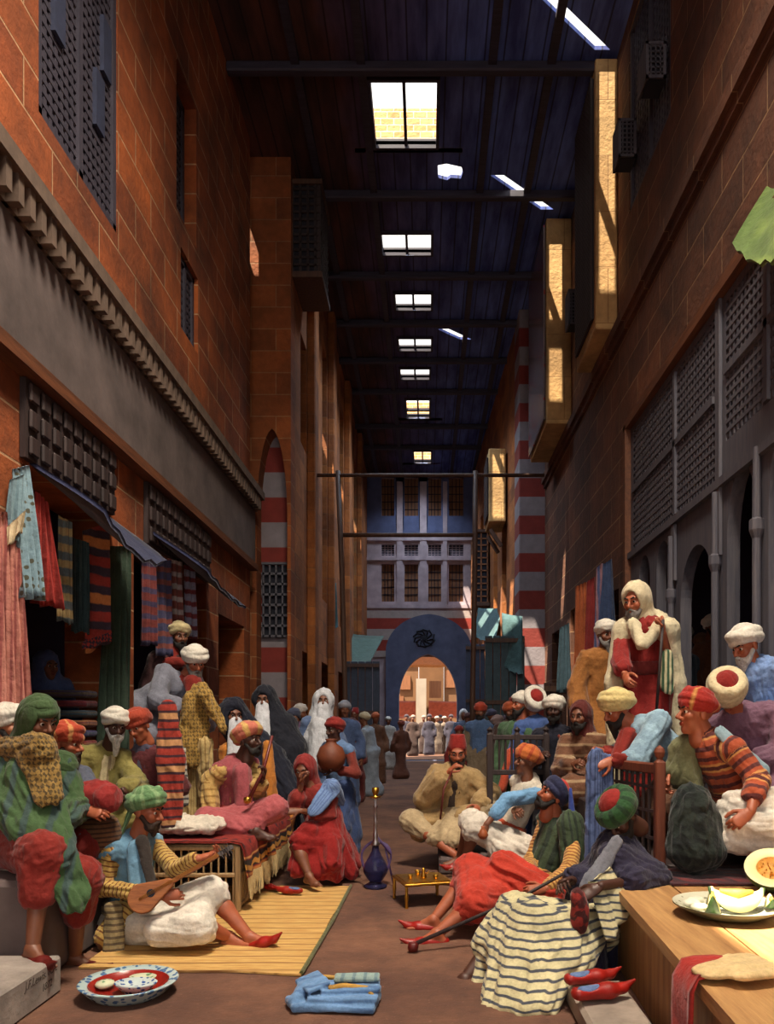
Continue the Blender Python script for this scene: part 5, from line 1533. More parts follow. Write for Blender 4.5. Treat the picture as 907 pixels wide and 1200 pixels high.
drape('red robe hanging behind the light blue dotted robe', cloth((150, 36, 28)), (42, 575, 5.72), (56, 590, 5.8), (36, 706, 5.65), (72, 714, 5.8), 3, .04)
drape('grey and yellow scarf hanging beside the red robe', cloth((150, 128, 84), (80, 92, 96), 'z', .13, .5), (68, 604, 6.0), (84, 612, 6.1), (66, 726, 5.95), (86, 732, 6.05), 2, .02, cat='scarf', name='hanging_scarf')
drape('dark teal cloth hanging behind the patterned red rug', cloth((40, 62, 66)), (84, 630, 6.4), (104, 636, 6.5), (84, 740, 6.35), (106, 742, 6.45), 3, .03, name='hanging_cloth', cat='cloth')
rg = drape('red patterned rug hanging from the front left awning', cloth((146, 44, 34), (52, 40, 56), 'z', .16, .45, (190, 116, 60)), (97, 622, 6.55), (128, 612, 6.75), (100, 766, 6.5), (130, 752, 6.7), 1, .006, cat='rug', name='hanging_rug')
drape('', cloth((150, 46, 34), (40, 34, 50), 'brocade', .02), (96, 752, 6.48), (131, 740, 6.68), (97, 762, 6.47), (131, 750, 6.67), 1, .006, name='border', parent=rg)
drape('tall dark green curtain hanging by the pier of the front left shop', cloth((48, 66, 52)), (124, 640, 6.95), (152, 640, 7.25), (112, 890, 6.9), (150, 885, 7.1), 4, .05, name='curtain', cat='curtain')
for i, (x0, x1, y0, y1, c1, c2, lab) in enumerate(((166, 182, 648, 756, (110, 44, 40), (60, 50, 80), 'dark red striped blanket hanging under the second left awning'), (182, 200, 652, 770, (60, 60, 92), (120, 60, 52), 'blue and red striped blanket hanging in the second left shop'),
        (202, 214, 656, 740, (112, 56, 50), (150, 140, 140), 'red and pale striped blanket hanging near the man in the cream turban'), (216, 228, 662, 748, (130, 128, 150), (110, 40, 44), 'pale striped blanket hanging at the right of the second left shop'))):
    drape(lab, cloth(c1, c2, 'z', .14, .4), (x0, y0, 8.0+i*.3), (x1, y0+3, 8.15+i*.3), (x0-1, y1, 7.95+i*.3), (x1+1, y1, 8.1+i*.3), 2, .03, name='hanging_blanket', cat='blanket')
for i, (x0, x1, y0, y1, Z, c1, c2, lab) in enumerate(((656, 670, 730, 812, 11.5, (84, 112, 124), None, 'blue grey robe hanging at the right shop, leftmost of its row'), (674, 690, 682, 800, 11.2, (160, 80, 40), None, 'orange robe hanging at the right shop'),
        (688, 700, 676, 806, 11.0, (126, 34, 34), None, 'red robe hanging at the right shop'), (699, 709, 660, 780, 10.8, (70, 80, 120), (140, 100, 110), 'blue and pink striped scarf hanging at the right shop'), (708, 720, 655, 735, 10.6, (46, 62, 96), None, 'dark blue robe hanging at the right shop nearest the arcade'))):
    drape(lab, cloth(c1, c2, 'x' if c2 else 'plain', .05), (x0, y0+6, Z), (x1-3, y0, Z-.15), (x0-3, y1, Z-.05), (x1, y1-4, Z-.2), 3, .04)
# folded textiles in the front left shop
CL = [(120, 40, 40), (60, 52, 96), (150, 96, 60), (48, 70, 84), (96, 38, 52), (86, 76, 60)]
NMC = ['red', 'violet', 'tan', 'teal', 'wine', 'olive']
for i in range(6):
    c = P(97, 870-i*11, 7.1)
    o = sdf_obj('folded_textile', [Box(A(c[0], 6.75, c[2]), (.24, .13, .031), None, .022)], cloth(CL[i], CL[(i+2) % 6], 'z', .03, .3), None, .012, k=.01, fold=.004)
    tag(o, '%s folded textile in the stack inside the front left shop, %s' % (NMC[i], ['at its bottom', 'second from its bottom', 'third from its bottom', 'third from its top', 'second from its top', 'at its top'][i]), 'textile')
m = MB(); c = P(97, 870, 7.1); m.bb(c[0]-.25, c[0]+.25, 6.6, 6.9, .852, c[2]-.036, .01); tag(m.build('shelf_chest', M['darkwood']), 'dark wooden chest under the stacked textiles in the front left shop', 'chest')
# ------------------------------------------------------------------ the people
W = cloth((214, 206, 190)); CREAM = cloth((206, 186, 142)); YEL = cloth((196, 160, 84), (120, 72, 34), 'ax', .034, .3)
RED = cloth((132, 34, 24)); DRED = cloth((120, 30, 26)); NAVY = cloth((34, 38, 64)); DNAVY = cloth((26, 28, 44)); ORED = cloth((180, 50, 30))
GRN = cloth((62, 86, 50)); LBLU = cloth((120, 158, 188)); BROC = cloth((74, 58, 28), (140, 110, 52), 'brocade', .016); GREYB = cloth((122, 124, 138))
OLIVE = cloth((134, 124, 66)); ORNG = cloth((186, 112, 44)); PINK = cloth((166, 80, 84)); BROWN = cloth((92, 60, 40)); TAN = cloth((168, 138, 92))
PURP = cloth((118, 84, 104)); BLUE = cloth((74, 100, 156)); REDHAT = cloth((140, 28, 22)); VEILW = cloth((206, 208, 214)); DGRN = cloth((44, 72, 48))
TW, TC = cloth((220, 214, 200), None), cloth((206, 190, 142))

# --- left foreground
person('man in green robe and hood with gold brocade shawl seated at the lower left', 4.75, (8, 985, .2), (40, 885, .1), 48, (58, -14), hd=(46, 846, .03),
       hL=(66, 960, -.1), hR=(40, 985, -.35), kR=(50, 1002, -.38), fR=(38, 1112, -.5), kL=(92, 1030, -.12), fL=(88, 1122, .0), tR=(.8, -.6, 0), tL=(1, -.2, 0), sk='brown', s=1.06,
       hat=[('hood', GRN, {'sh': 1}), ('turban', GRN, {'size': .9})], beard=(BLACK, .05), shoe={'L': LEATHERD, 'R': LEATHERD},
       gar=[('trousers', RED, [('legs', 1.42, .135, .15, .105)], {'fold': .016, 'ff': 9, 'along': .07}),
            ('robe', cloth((64, 92, 54), (58, 80, 76), 'x', .13, .3), [('torso', .045), ('sl', 'LR', 1.7, .105, .12), ('cap', (38, 905, -.15), (66, 1000, -.38), .15, .12, (.5, -.8, .2), 2.2), ('cap', (62, 985, -.36), (88, 1052, -.4), .11, .1, (.6, -.8, 0), 3.5)], {'fold': .018, 'along': .08}),
            ('shawl', BROC, [('cap', (2, 880, .0), (48, 880, -.18), .085, .1), ('cap', (40, 878, -.16), (56, 932, -.3), .13, .085, (.4, -.9, .1), 2.6)], {'fold': .016}),
            ('tunic', W, [('collar', .02)], {'fold': .005})])
person('man in white turban half hidden at the left edge behind the green hood', 4.98, (-2, 960, .0), (2, 890, 0), 60, (78, 0), hd=(9, 852, 0), sk='tan', hat=('turban', TW), beard=(BLACK, .03), fL=P(10, 1030, 4.98), fR=P(0, 1030, 4.98),
       gar=[('robe', W, [('torso', .05), ('sl', 'LR', 1.8, .09, .09), ('skirt', 1.5, .15, .16)])], hL=(14, 950, -.1), hR=(-5, 950, -.2))
person('bearded man in striped orange turban and grey blue robe facing right', 5.4, (68, 985, .05), (72, 904, .02), 70, (84, -6), hd=(77, 872, 0), sk='red', hat=('turban', cloth((166, 58, 30), (196, 136, 80), 'th', .9, .25), {'size': 1.05}), beard=(DBROWN, .08),
       s=1.05, hL=(112, 932, -.25), hR=(100, 950, -.45), kL=(108, 985, -.2), kR=(96, 990, -.35), fL=(96, 1072, -.1), fR=(84, 1076, -.2), shoe={'L': LEATHERD, 'R': LEATHERD},
       gar=[('robe', cloth((86, 92, 110)), [('torso', .04), ('sl', 'LR', 1.5, .09, .09), ('skirt', 1.25, .14, .14)]), ('trousers', DRED, [('legs', 1.75, .13, .13, .1)]), ('vest', cloth((110, 40, 34)), [('cap', (80, 895, -.16), (90, 935, -.2), .05, .05, (.5, -.8, 0), 2)])])
tag(sdf_obj('cloth_bundle', [Ell(P(112, 930, 5.05), (.16, .1, .09)), Ell(P(126, 938, 5.0), (.09, .09, .09))], cloth((136, 30, 28)), None, .011, fold=.014, ff=14, lump=.01, k=.05), 'bundle of dark red cloth held by the man in the orange turban', 'cloth')
tag(sdf_obj('basket', [Ell(P(112, 978, 5.15), (.17, .16, .17)), Cut(P(104, 950, 5.15), (.3, -.2, 1))], cloth((110, 74, 44), (66, 42, 28), 'z', .03, .4), None, .011, k=.02, fold=.006, ff=24), 'brown woven basket between the red trousers and the lute player', 'basket')
person('old white bearded man in white turban and olive robe', 6.25, (116, 940, .02), (122, 880, .03), 30, (38, -18), hd=(135, 850, -.06), sk='dark', s=.96, hat=('turban', TW, {'size': 1.05}), beard=(WHITE, .13), hL=(150, 925, -.25), hR=(110, 935, -.25), kL=(150, 960, -.2), kR=(118, 965, -.3), fL=(150, 1010, -.1), fR=(115, 1010, -.2),
       gar=[('robe', OLIVE, [('torso', .05), ('sl', 'LR', 1.9, .1, .13), ('skirt', 1.8, .16, .16), ('front', .06, .2, .15, .5)], {'fold': .014}), ('tunic', cloth((206, 190, 150), (150, 130, 100), 'th', .6, .3), [('torso', .028), ('collar', .01)])])
person('man in brick red turban leaning beside the white bearded man', 6.4, (178, 935, .05), (170, 882, .0), -5, (-12, -22, 12), hd=(163, 851, -.08), sk='red', hat=('turban', cloth((158, 58, 34)), {'size': 1.1, 'n': 6}), s=.97, hL=(180, 935, -.2), hR=(158, 930, -.2), kL=(190, 955, -.2), kR=(160, 960, -.2), fL=(190, 1010, 0), fR=(165, 1010, 0),
       gar=[('robe', cloth((84, 30, 34)), [('torso', .05), ('sl', 'LR', 1.8, .09, .1), ('skirt', 1.8, .15, .16)]), ('scarf', cloth((70, 66, 84)), [('collar', .03)])])
# lute player
LP = person('lute player in green turban and yellow striped sleeves sitting on the straw mat', 5.25, (150, 1078, .05), (156, 984, .02), 62, (80, -12), hd=(171, 950, -.03), s=1.04, sk='red', hat=('turban', cloth((92, 130, 84), (126, 158, 110), 'th', .8, .3), {'size': 1.08, 'tail': -1, 'tilt': 20}), beard=(DBROWN, .04),
       eR=(118, 1040, -.16), hR=(186, 1050, -.34), eL=(205, 1018, -.02), hL=(232, 1006, -.16), kR=(232, 1082, -.32), fR=(268, 1098, -.12), kL=(248, 1046, -.06), fL=(292, 1098, -.14), tL=(.9, -.35, .3), tR=(.9, -.2, .1), shoe={'L': LEATHER}, palm={'R': (.3, .8, -.2), 'L': (.2, -.3, .9), 'dR': (1, .1, .1), 'dL': (.9, .2, .2)},
       gar=[('trousers', cloth((216, 208, 194)), [('legs', 1.0, .135, .125, .1), ('skirt', .95, .135, .12), ('cap', (190, 1090, -.3), (238, 1090, -.33), .12, .1), ('cap', (225, 1062, -.1), (254, 1052, -.08), .12, .1)], {'fold': .016, 'ff': 10, 'along': .12}),
            ('shirt', YEL, [('torso', .02), ('sl', 'LR', 1.85, .078, .058), ('cap', (150, 1075, -.1), (128, 1098, -.2), .13, .1)], {'fold': .009, 'ff': 20}),
            ('vest', cloth((104, 146, 174)), [('torso', .036), ('cap', (160, 995, -.15), (165, 1055, -.2), .075, .07, (.5, -.8, 0), 2)], {'fold': .01}), ('sash', cloth((150, 132, 92), (96, 80, 60), 'z', .04, .4), [('sash', .03, .09), ('cap', (132, 1065, -.25), (134, 1112, -.28), .06, .075, (.3, -.9, 0), 2.6)], {'fold': .01}),
            ('scarf', cloth((52, 44, 40)), [('cap', (166, 985, -.16), (180, 1046, -.24), .05, .035, (.6, -.8, 0), 2)], {'fold': .006})])
lw = wood('lute_wood', (110, 58, 26), (168, 100, 48), 'x', 2.0)
a0, a1 = P(172, 1050, 4.86), P(256, 1002, 5.0); d = unit(a1-a0); L_ = np.linalg.norm(a1-a0)
lute = empty('lute', a0); tag(lute, 'brown long necked lute played by the man in the green turban', 'lute')
fn = unit(A(.25, -.85, .5)); fn = unit(fn-d*(fn@d))
sdf_obj('body', [Cap(a0-d*.02, a0+d*.15, .1, .035, fn, 1.35), Cut(a0+fn*.012, fn)], lw, lute, .006, k=.02)
m = MB(); m.bar(a0+d*.1, a1, .026, .02, up=fn); m.build('neck', lw, lute)
m = MB(); m.bar(a1, a1+d*.09+A(0, .02, .012)-fn*.03, .03, .016, up=fn)
for i in range(4): c = a1+d*(.02+.02*i); w_ = np.cross(d, fn); m.tube([c-w_*.04, c+w_*.04], .004, 5)
m.build('peg_head', M['darkwood'], lute)
m = MB()
for i in range(4): w_ = np.cross(d, fn)*(i-1.5)*.006; m.tube([a0-d*.05+fn*.02+w_, a1+fn*.016+w_], .0012, 4)
m.build('stringing', BRASS, lute)
m = MB(); m.lathe(a0+d*.03+fn*.0125, [(0, 0), (.026, 0), (.026, .002), (0, .002)], 16, (d, np.cross(fn, d), fn)); m.build('sound_hole', M['screenback'], lute)

# men leaning from the shop behind
person('stooping man in white turban and grey robe holding gold brocade', 8.0, (163, 838, .15), (214, 800, 0), 42, (36, -22), hd=(228, 776, -.08), sk='red', hat=('turban', TW, {'size': 1.12}), beard=(GREY, .06), hR=(212, 832, -.35), hL=(238, 835, -.25), fL=P(166, 905, 8.0), fR=P(152, 905, 8.0), s=1.14,
       gar=[('robe', GREYB, [('torso', .05, 1.2), ('sl', 'LR', 1.75, .105, .11), ('skirt', 1.9, .17, .2), ('cap', (165, 835, .1), (158, 890, .1), .24, .3)], {'fold': .011, 'ff': 10, 'along': .08}), ('tunic', RED, [('collar', .025), ('cap', (226, 800, -.12), (232, 830, -.18), .09, .08)], {'fold': .006})])
person('man in cream turban with red collar standing behind the grey robed man', 8.5, (198, 845, .1), (203, 768, 0), 25, (38, -8), hd=(210, 746, -.03), sk='brown', hat=('turban', TC, {'size': 1.1}), beard=(BLACK, .07), fL=P(204, 905, 8.5), fR=P(192, 905, 8.5), s=1.06,
       gar=[('robe', cloth((72, 44, 44)), [('torso', .05), ('sl', 'LR', 1.8, .09, .1), ('skirt', 1.9, .15, .18)]), ('collar', RED, [('collar', .035), ('cap', (196, 776, -.1), (212, 776, -.14), .06, .06)], {'fold': .004})])
BRO2 = cloth((104, 80, 36), (160, 126, 58), 'brocade', .018)
tag(sdf_obj('brocade_cloth', [Cap(P(234, 812, 6.95), P(226, 885, 6.9), .1, .13, (.3, -1, 0), 2.4), Cap(P(240, 815, 6.9), P(262, 855, 6.9), .07, .04), Cap(P(222, 818, 6.92), P(216, 872, 6.9), .06, .08)], BRO2, None, .011, k=.04, fold=.03, ff=16, along=.1), 'gold brocade cloth held up by the stooping man in the grey robe', 'cloth')
tag(sdf_obj('yellow_robe', [Cut(P(226, 985, 6.98), (0, 0, -1)), Cap(P(226, 868, 6.98), P(226, 990, 6.98), .12, .15, (.2, -1, 0), 3), Cap(P(240, 872, 6.95), P(242, 930, 6.95), .08, .07)], cloth((186, 160, 104), (150, 122, 72), 'th', .5, .3), None, .011, k=.04, fold=.024, ff=16, along=.08), 'pale yellow robe hanging behind the bed under the gold brocade', 'robe')
tag(sdf_obj('striped_shawl', [Cap(P(196, 832, 6.15), P(200, 890, 6.12), .08, .11, (.3, -1, 0), 2.6), Cap(P(200, 890, 6.12), P(201, 980, 6.1), .11, .08, (.3, -1, 0), 3), Cut(P(200, 970, 6.1), (0, 0, -1))], cloth((150, 44, 30), (60, 30, 40), 'z', .07, .3, (190, 138, 90)), None, .01, k=.03, fold=.014, ff=15, along=.08), 'red striped shawl hanging beside the slatted crate', 'shawl')
tag(sdf_obj('hanging_cloth', [Cap(P(213, 880, 6.7), P(214, 940, 6.7), .04, .05, (.3, -1, 0), 2)], cloth((190, 184, 168), (90, 90, 92), 'z', .05, .4), None, .01, fold=.01, ff=20), 'white and grey striped cloth strip between the red shawl and the yellow robe', 'cloth')

# merchant on the bed
person('smiling merchant in pink vest and trousers sitting cross legged on the carpeted bed', 6.75, (273, 958, .1), (276, 893, 0), 55, (68, 2), hd=(291, 868, -.04), sk='dark', s=1.05, hat=('turban', cloth((190, 104, 84), (200, 160, 90), 'th', 1.0, .4), {'size': 1.15, 'tilt': 26}), beard=(BLACK, .02),
       eR=(246, 915, -.12), hR=(246, 962, -.22), eL=(300, 930, -.05), hL=(306, 916, -.2), kR=(243, 962, -.34), kL=(322, 948, -.22), fR=(300, 974, -.36), fL=(268, 972, -.34), palm={'L': (0, -.4, .8), 'dL': (.3, -.2, .9)}, tR=(1, 0, 0), tL=(-1, -.3, 0),
       gar=[('trousers', PINK, [('legs', 1.7, .14, .125, .09), ('skirt', .8, .14, .12), ('cap', (240, 960, -.3), (300, 966, -.3), .09, .09)], {'fold': .017}),
            ('shirt', cloth((196, 160, 92), (160, 122, 62), 'ax', .06, .3), [('torso', .02), ('sl', 'LR', 1.7, .095, .085)], {'fold': .016, 'ff': 15}), ('vest', cloth((150, 70, 76)), [('torso', .036), ('cap', (283, 905, -.12), (286, 942, -.16), .09, .09)], {'fold': .01}), ('sash', DRED, [('sash', .03, .1)])])
m = MB(); m.tube([P(319, 862, 6.55), P(308, 905, 6.5), P(292, 936, 6.42)], [.012, .014, .018], 8); o = tag(m.build('pipe', LEATHERD, None, True), 'slanting pipe stick held by the merchant in pink', 'pipe')
m = MB(); c = P(290, 938, 6.4); m.lathe(c, [(0, -.03), (.03, -.02), (.035, .01), (.025, .03), (0, .025)], 12); m.build('bowl', BRASS, o, True)

# veiled women
person('woman with white face veil, dark blue wrap and orange dress behind the merchant', 8.2, (300, 925, .1), (284, 868, 0), 25, (28, -8), hd=(274, 838, -.02), sk='brown', s=1.08, fL=P(320, 1001, 8.2), fR=P(300, 1001, 8.2), hR=(285, 930, -.25), hL=(318, 900, -.2), hat=('faceveil', VEILW, {'len': .3}),
       gar=[('dress', cloth((196, 122, 44)), [('torso', .04), ('sl', 'R', 1.8, .09, .09), ('skirt', 1.95, .15, .2), ('cap', (313, 872, -.34), (318, 955, -.38), .05, .09)]),
            ('wrap', cloth((22, 25, 42)), [('head', 1.02), ('hcap', (0, -.06, .02), (330, 930, .05), .13, .2), ('hcap', (0, -.05, -.1), (312, 890, .12), .14, .2), ('cap', (325, 905, .06), (340, 1000, .1), .17, .2), ('cap', (310, 880, -.05), (346, 945, -.1), .07, .1), ('facecut',)], {'fold': .024, 'ff': 10, 'k': .08})])
person('taller woman with white face veil and dark wrap in front of the striped niche', 8.9, (330, 915, .1), (318, 845, 0), 10, (2, -6), hd=(309, 820, -.03), sk='brown', hat=('faceveil', VEILW, {'len': .36}), s=1.05, fL=P(345, 990, 8.9), fR=P(330, 990, 8.9), hL=(342, 905, -.15), hR=(318, 905, -.2),
       gar=[('wrap', cloth((24, 26, 38)), [('head', 1.04), ('torso', .05), ('sl', 'LR', 1.6, .1, .1), ('hcap', (0, -.07, .0), (335, 880, .0), .13, .24), ('cap', (335, 880, 0), (345, 960, 0), .24, .28), ('cap', (330, 870, -.1), (362, 930, -.05), .1, .14), ('facecut',)], {'fold': .022, 'ff': 9, 'k': .07})])
person('woman in long white head veil and blue dress standing near the far crowd', 9.4, (374, 900, 0), (377, 842, 0), 0, (5, 0), hd=(379, 822, -.02), sk='brown', hat=('faceveil', VEILW, {'len': .3}), fL=P(380, 988, 9.4), fR=P(368, 988, 9.4),
       gar=[('dress', cloth((92, 112, 150)), [('torso', .04), ('sl', 'LR', 1.7, .08, .09), ('skirt', 1.9, .14, .2)]), ('veil', VEILW, [('head', 1.05), ('hcap', (0, -.05, 0), (372, 870, .1), .12, .22), ('cap', (376, 850, -.1), (374, 890, -.14), .14, .15), ('cap', (366, 855, 0), (360, 880, 0), .08, .1), ('facecut',)], {'fold': .014, 'k': .06})])
person('woman in red hood and full red skirt crouching with blue cloth on her shoulder', 7.2, (378, 985, .1), (368, 925, 0), -20, (-15, -14), hd=(357, 903, -.05), sk='brown', kL=(385, 1005, -.3), kR=(348, 990, -.3), fR=(362, 1026, -.42), fL=(400, 1022, .1), tR=(.6, -.8, 0), eR=(346, 945, -.2), hR=(353, 921, -.24), eL=(385, 955, -.1), hL=(352, 950, -.3), palm={'dR': (.1, -.1, 1), 'dL': (-.7, -.3, 0)},
       hat=('hood', cloth((132, 36, 34)), {'sh': 0, 'w': .95}), gar=[('tunic', cloth((128, 34, 28)), [('torso', .03), ('sl', 'LR', 1.4, .08, .1)], {'fold': .012}),
            ('skirt', cloth((138, 18, 16)), [('fan', (380, 958, 0), .13, [(372, 1022, -.28), (392, 1024, -.24), (410, 1020, -.05), (416, 1012, .15), (356, 1016, -.3)], .085), ('cap', (388, 990, -.24), (388, 1012, -.33), .1, .1), ('cap', (362, 972, -.25), (346, 1018, -.3), .09, .08), ('cap', (385, 985, -.15), (350, 985, -.28), .12, .1), ('cut', (380, 1036, -.2), (0, 0, -1))], {'fold': .022, 'ff': 9, 'k': .07, 'along': .06}),
            ('shawl', cloth((104, 132, 178), (76, 100, 150), 'th', .6, .3), [('cap', (388, 925, -.12), (368, 950, -.28), .1, .075, (.3, -.8, .5), 2.4), ('cap', (388, 922, -.1), (398, 938, .05), .09, .07)], {'fold': .01})])
person('dark boy in red turban and blue vest carrying a brown jar', 8.4, (396, 925, .05), (396, 873, 0), -35, (-42, -4), hd=(392, 856, -.04), sk='dark', s=.95, hat=('turban', cloth((136, 34, 28)), {'size': 1.0}), fL=P(410, 1003, 8.4), fR=P(396, 1005, 8.4), hR=(384, 898, -.32), hL=(392, 902, -.3),
       gar=[('shirt', cloth((120, 44, 34)), [('torso', .02), ('sl', 'LR', 1.7, .075, .07)]), ('vest', cloth((96, 126, 168)), [('torso', .04)]), ('skirt', cloth((52, 70, 112)), [('skirt', 1.75, .14, .17), ('cap', (400, 925, 0), (410, 978, 0), .16, .17)], {'fold': .02})])
c = P(388, 886, 8.05); m = MB(); m.lathe(c-A(0, 0, .16), [(0, 0), (.08, .01), (.14, .08), (.155, .16), (.12, .25), (.06, .29), (.05, .32), (.065, .34), (.05, .34), (0, .3)], 20); tag(m.build('jar', plain('brown_clay', (112, 56, 32), .6), None, True), 'round brown clay jar carried by the boy in the red turban', 'jar')
person('woman in blue with covered head inside the front left shop', 6.85, (52, 860, .1), (52, 800, 0), 40, (55, 0), hd=(56, 782, -.02), sk='brown', fL=P(58, 917, 6.85), fR=P(48, 917, 6.85), s=.92, gar=[('wrap', cloth((72, 96, 148)), [('head', 1.05), ('torso', .06), ('sl', 'LR', 1.6, .1, .1), ('skirt', 1.9, .17, .2), ('hcap', (0, -.05, -.1), (52, 850, .05), .13, .22), ('facecut',)], {'fold': .016, 'k': .06})])

# --- centre
person('seated man in red fez and tan robe smoking in the middle of the street', 8.1, (526, 972, .1), (534, 903, 0), -4, (-2, -16), hd=(536, 882, -.05), s=1.14, sk='red', hat=('fez', REDHAT, {'tilt': 10}), beard=(DBROWN, .05), kR=(482, 962, -.22), fR=(536, 1004, -.55), kL=(568, 945, -.28), fL=(548, 998, -.5), eR=(497, 935, -.15), hR=(524, 906, -.32), eL=(575, 930, -.1), hL=(562, 945, -.36), tR=(.8, -.6, 0), tL=(-.3, -1, 0), palm={'dR': (.6, -.2, .6)},
       gar=[('robe', TAN, [('torso', .06), ('sl', 'LR', 1.75, .1, .13), ('cap', (505, 935, 0), (492, 975, -.1), .12, .11), ('cap', (560, 930, 0), (575, 965, -.1), .1, .08), ('skirt', .75, .15, .12), ('front', .06, .2, .1, .46)], {'fold': .012, 'along': .08}), ('tunic', cloth((60, 46, 40)), [('torso', .035), ('collar', .01)]), ('trousers', cloth((180, 158, 122)), [('legs', 1.25, .14, .12, .1), ('fan', (530, 962, -.1), .12, [(510, 982, -.4), (530, 985, -.45), (548, 982, -.4)], .08)], {'fold': .016})])
m = MB(); m.tube([P(530, 903, 7.72), P(520, 925, 7.6), P(516, 960, 7.55)], .01, 6); tag(m.build('pipe', LEATHERD, None, True), 'dark pipe stem at the mouth of the man in the red fez', 'pipe')
person('reclining man in orange turban with blue sleeve and white skirt', 7.3, (592, 982, .05), (622, 916, .05), -58, (-72, 8), hd=(618, 893, 0), sk='brown', s=1.05, hat=('turban', cloth((196, 104, 44), (170, 70, 36), 'th', .8, .3), {'size': 1.1, 'tilt': 22}), kL=(556, 972, -.28), fL=(545, 1008, -.25), kR=(552, 962, -.05), fR=(538, 1006, .1), eL=(594, 938, -.22), hL=(570, 966, -.34), hR=(606, 950, -.2), tL=(-.9, -.4, 0), tR=(-.9, -.3, 0), palm={'dL': (-.3, -.2, -.8)}, shoe={'L': LEATHER},
       gar=[('skirt', cloth((214, 204, 190)), [('legs', 1.0, .14, .12, .1), ('skirt', 1.0, .14, .13), ('cap', (592, 985, -.12), (620, 1000, -.3), .15, .15), ('cap', (560, 962, -.2), (590, 1000, -.3), .1, .13)], {'fold': .022, 'ff': 11}),
            ('shirt', cloth((216, 206, 188)), [('torso', .022), ('collar', .005)], {'fold': .01}), ('sleeve', cloth((118, 168, 212)), [('sl', 'L', 1.55, .085, .08)], {'fold': .012}), ('sash', cloth((176, 70, 36)), [('sash', .02, .1)])])
m = MB(); c = P(566, 976, 6.9); m.lathe(c-A(0, 0, .06), [(0, 0), (.03, .01), (.05, .04), (.03, .08), (.015, .1), (.02, .12), (0, .12)], 12); tag(m.build('flask', plain('brown_flask', (150, 80, 44), .5), None, True), 'small brown flask in the hand of the reclining man with the blue sleeve', 'flask')
person('seated man in red cap wound with dark blue, green vest and orange red trousers', 5.85, (628, 1038, .05), (660, 962, .05), -62, (-66, 20, -12), hd=(648, 932, 0), sk='red', s=1.04, hat=('turban', cloth((38, 42, 74)), {'size': .96, 'cap': cloth((196, 52, 40)), 'tilt': 42, 'z': .04, 'n': 4}), beard=(BLACK, .03),
       kL=(556, 1058, -.5), fL=(512, 1094, -.62), kR=(552, 1022, -.1), fR=(508, 1078, -.3), eL=(668, 1018, -.34), hL=(640, 1042, -.55), eR=(622, 1010, .05), hR=(618, 1028, -.3), tL=(-1, -.2, .0), tR=(-1, .1, .05), shoe={'L': LEATHER, 'R': LEATHER}, palm={'dL': (-.9, -.2, 0)},
       gar=[('trousers', ORED, [('legs', 1.32, .15, .14, .085), ('skirt', 1.0, .15, .15), ('cap', (590, 1020, -.2), (640, 1052, -.45), .15, .15), ('cap', (560, 1035, -.3), (552, 1070, -.4), .12, .09)], {'fold': .02, 'ff': 9}),
            ('shirt', cloth((150, 92, 44), (206, 160, 84), 'ax', .03, .5), [('torso', .02), ('sl', 'LR', 1.85, .072, .06)], {'fold': .008, 'ff': 20}), ('vest', cloth((62, 78, 54), (44, 56, 44), 'th', .7, .4), [('torso', .045), ('cap', (668, 965, -.15), (676, 1020, -.2), .11, .12, (.2, -1, 0), 1.6)], {'fold': .012}), ('sash', cloth((176, 130, 60), (90, 50, 30), 'z', .03, .4), [('sash', .03, .1)]),
            ('tassel', cloth((50, 70, 150)), [('cap', (668, 925, -.12), (671, 960, -.14), .018, .03)], {'fold': .004, 'h': .008})])
m = MB(); p0, p1, p2 = P(694, 1005, 5.25), P(610, 1052, 5.2), P(484, 1114, 4.98); p2[2] = .05
m.tube([p0, p1, p2*.97+p1*.03], [.011, .012, .014], 8); o = tag(m.build('pipe', M['darkwood'], None, True), 'long dark pipe slanting down to the ground in front of the red trousers', 'pipe')
m = MB(); m.lathe(A(p2[0], p2[1], .004), [(0, 0), (.03, .005), (.036, .03), (.03, .06), (.02, .062), (0, .03)], 14); m.build('bowl', LEATHERD, o, True)
STRP = cloth((196, 188, 150), (84, 88, 92), 'th', .34, .34)
STRA = cloth((204, 194, 150), (70, 74, 84), 'z', .04, .3)
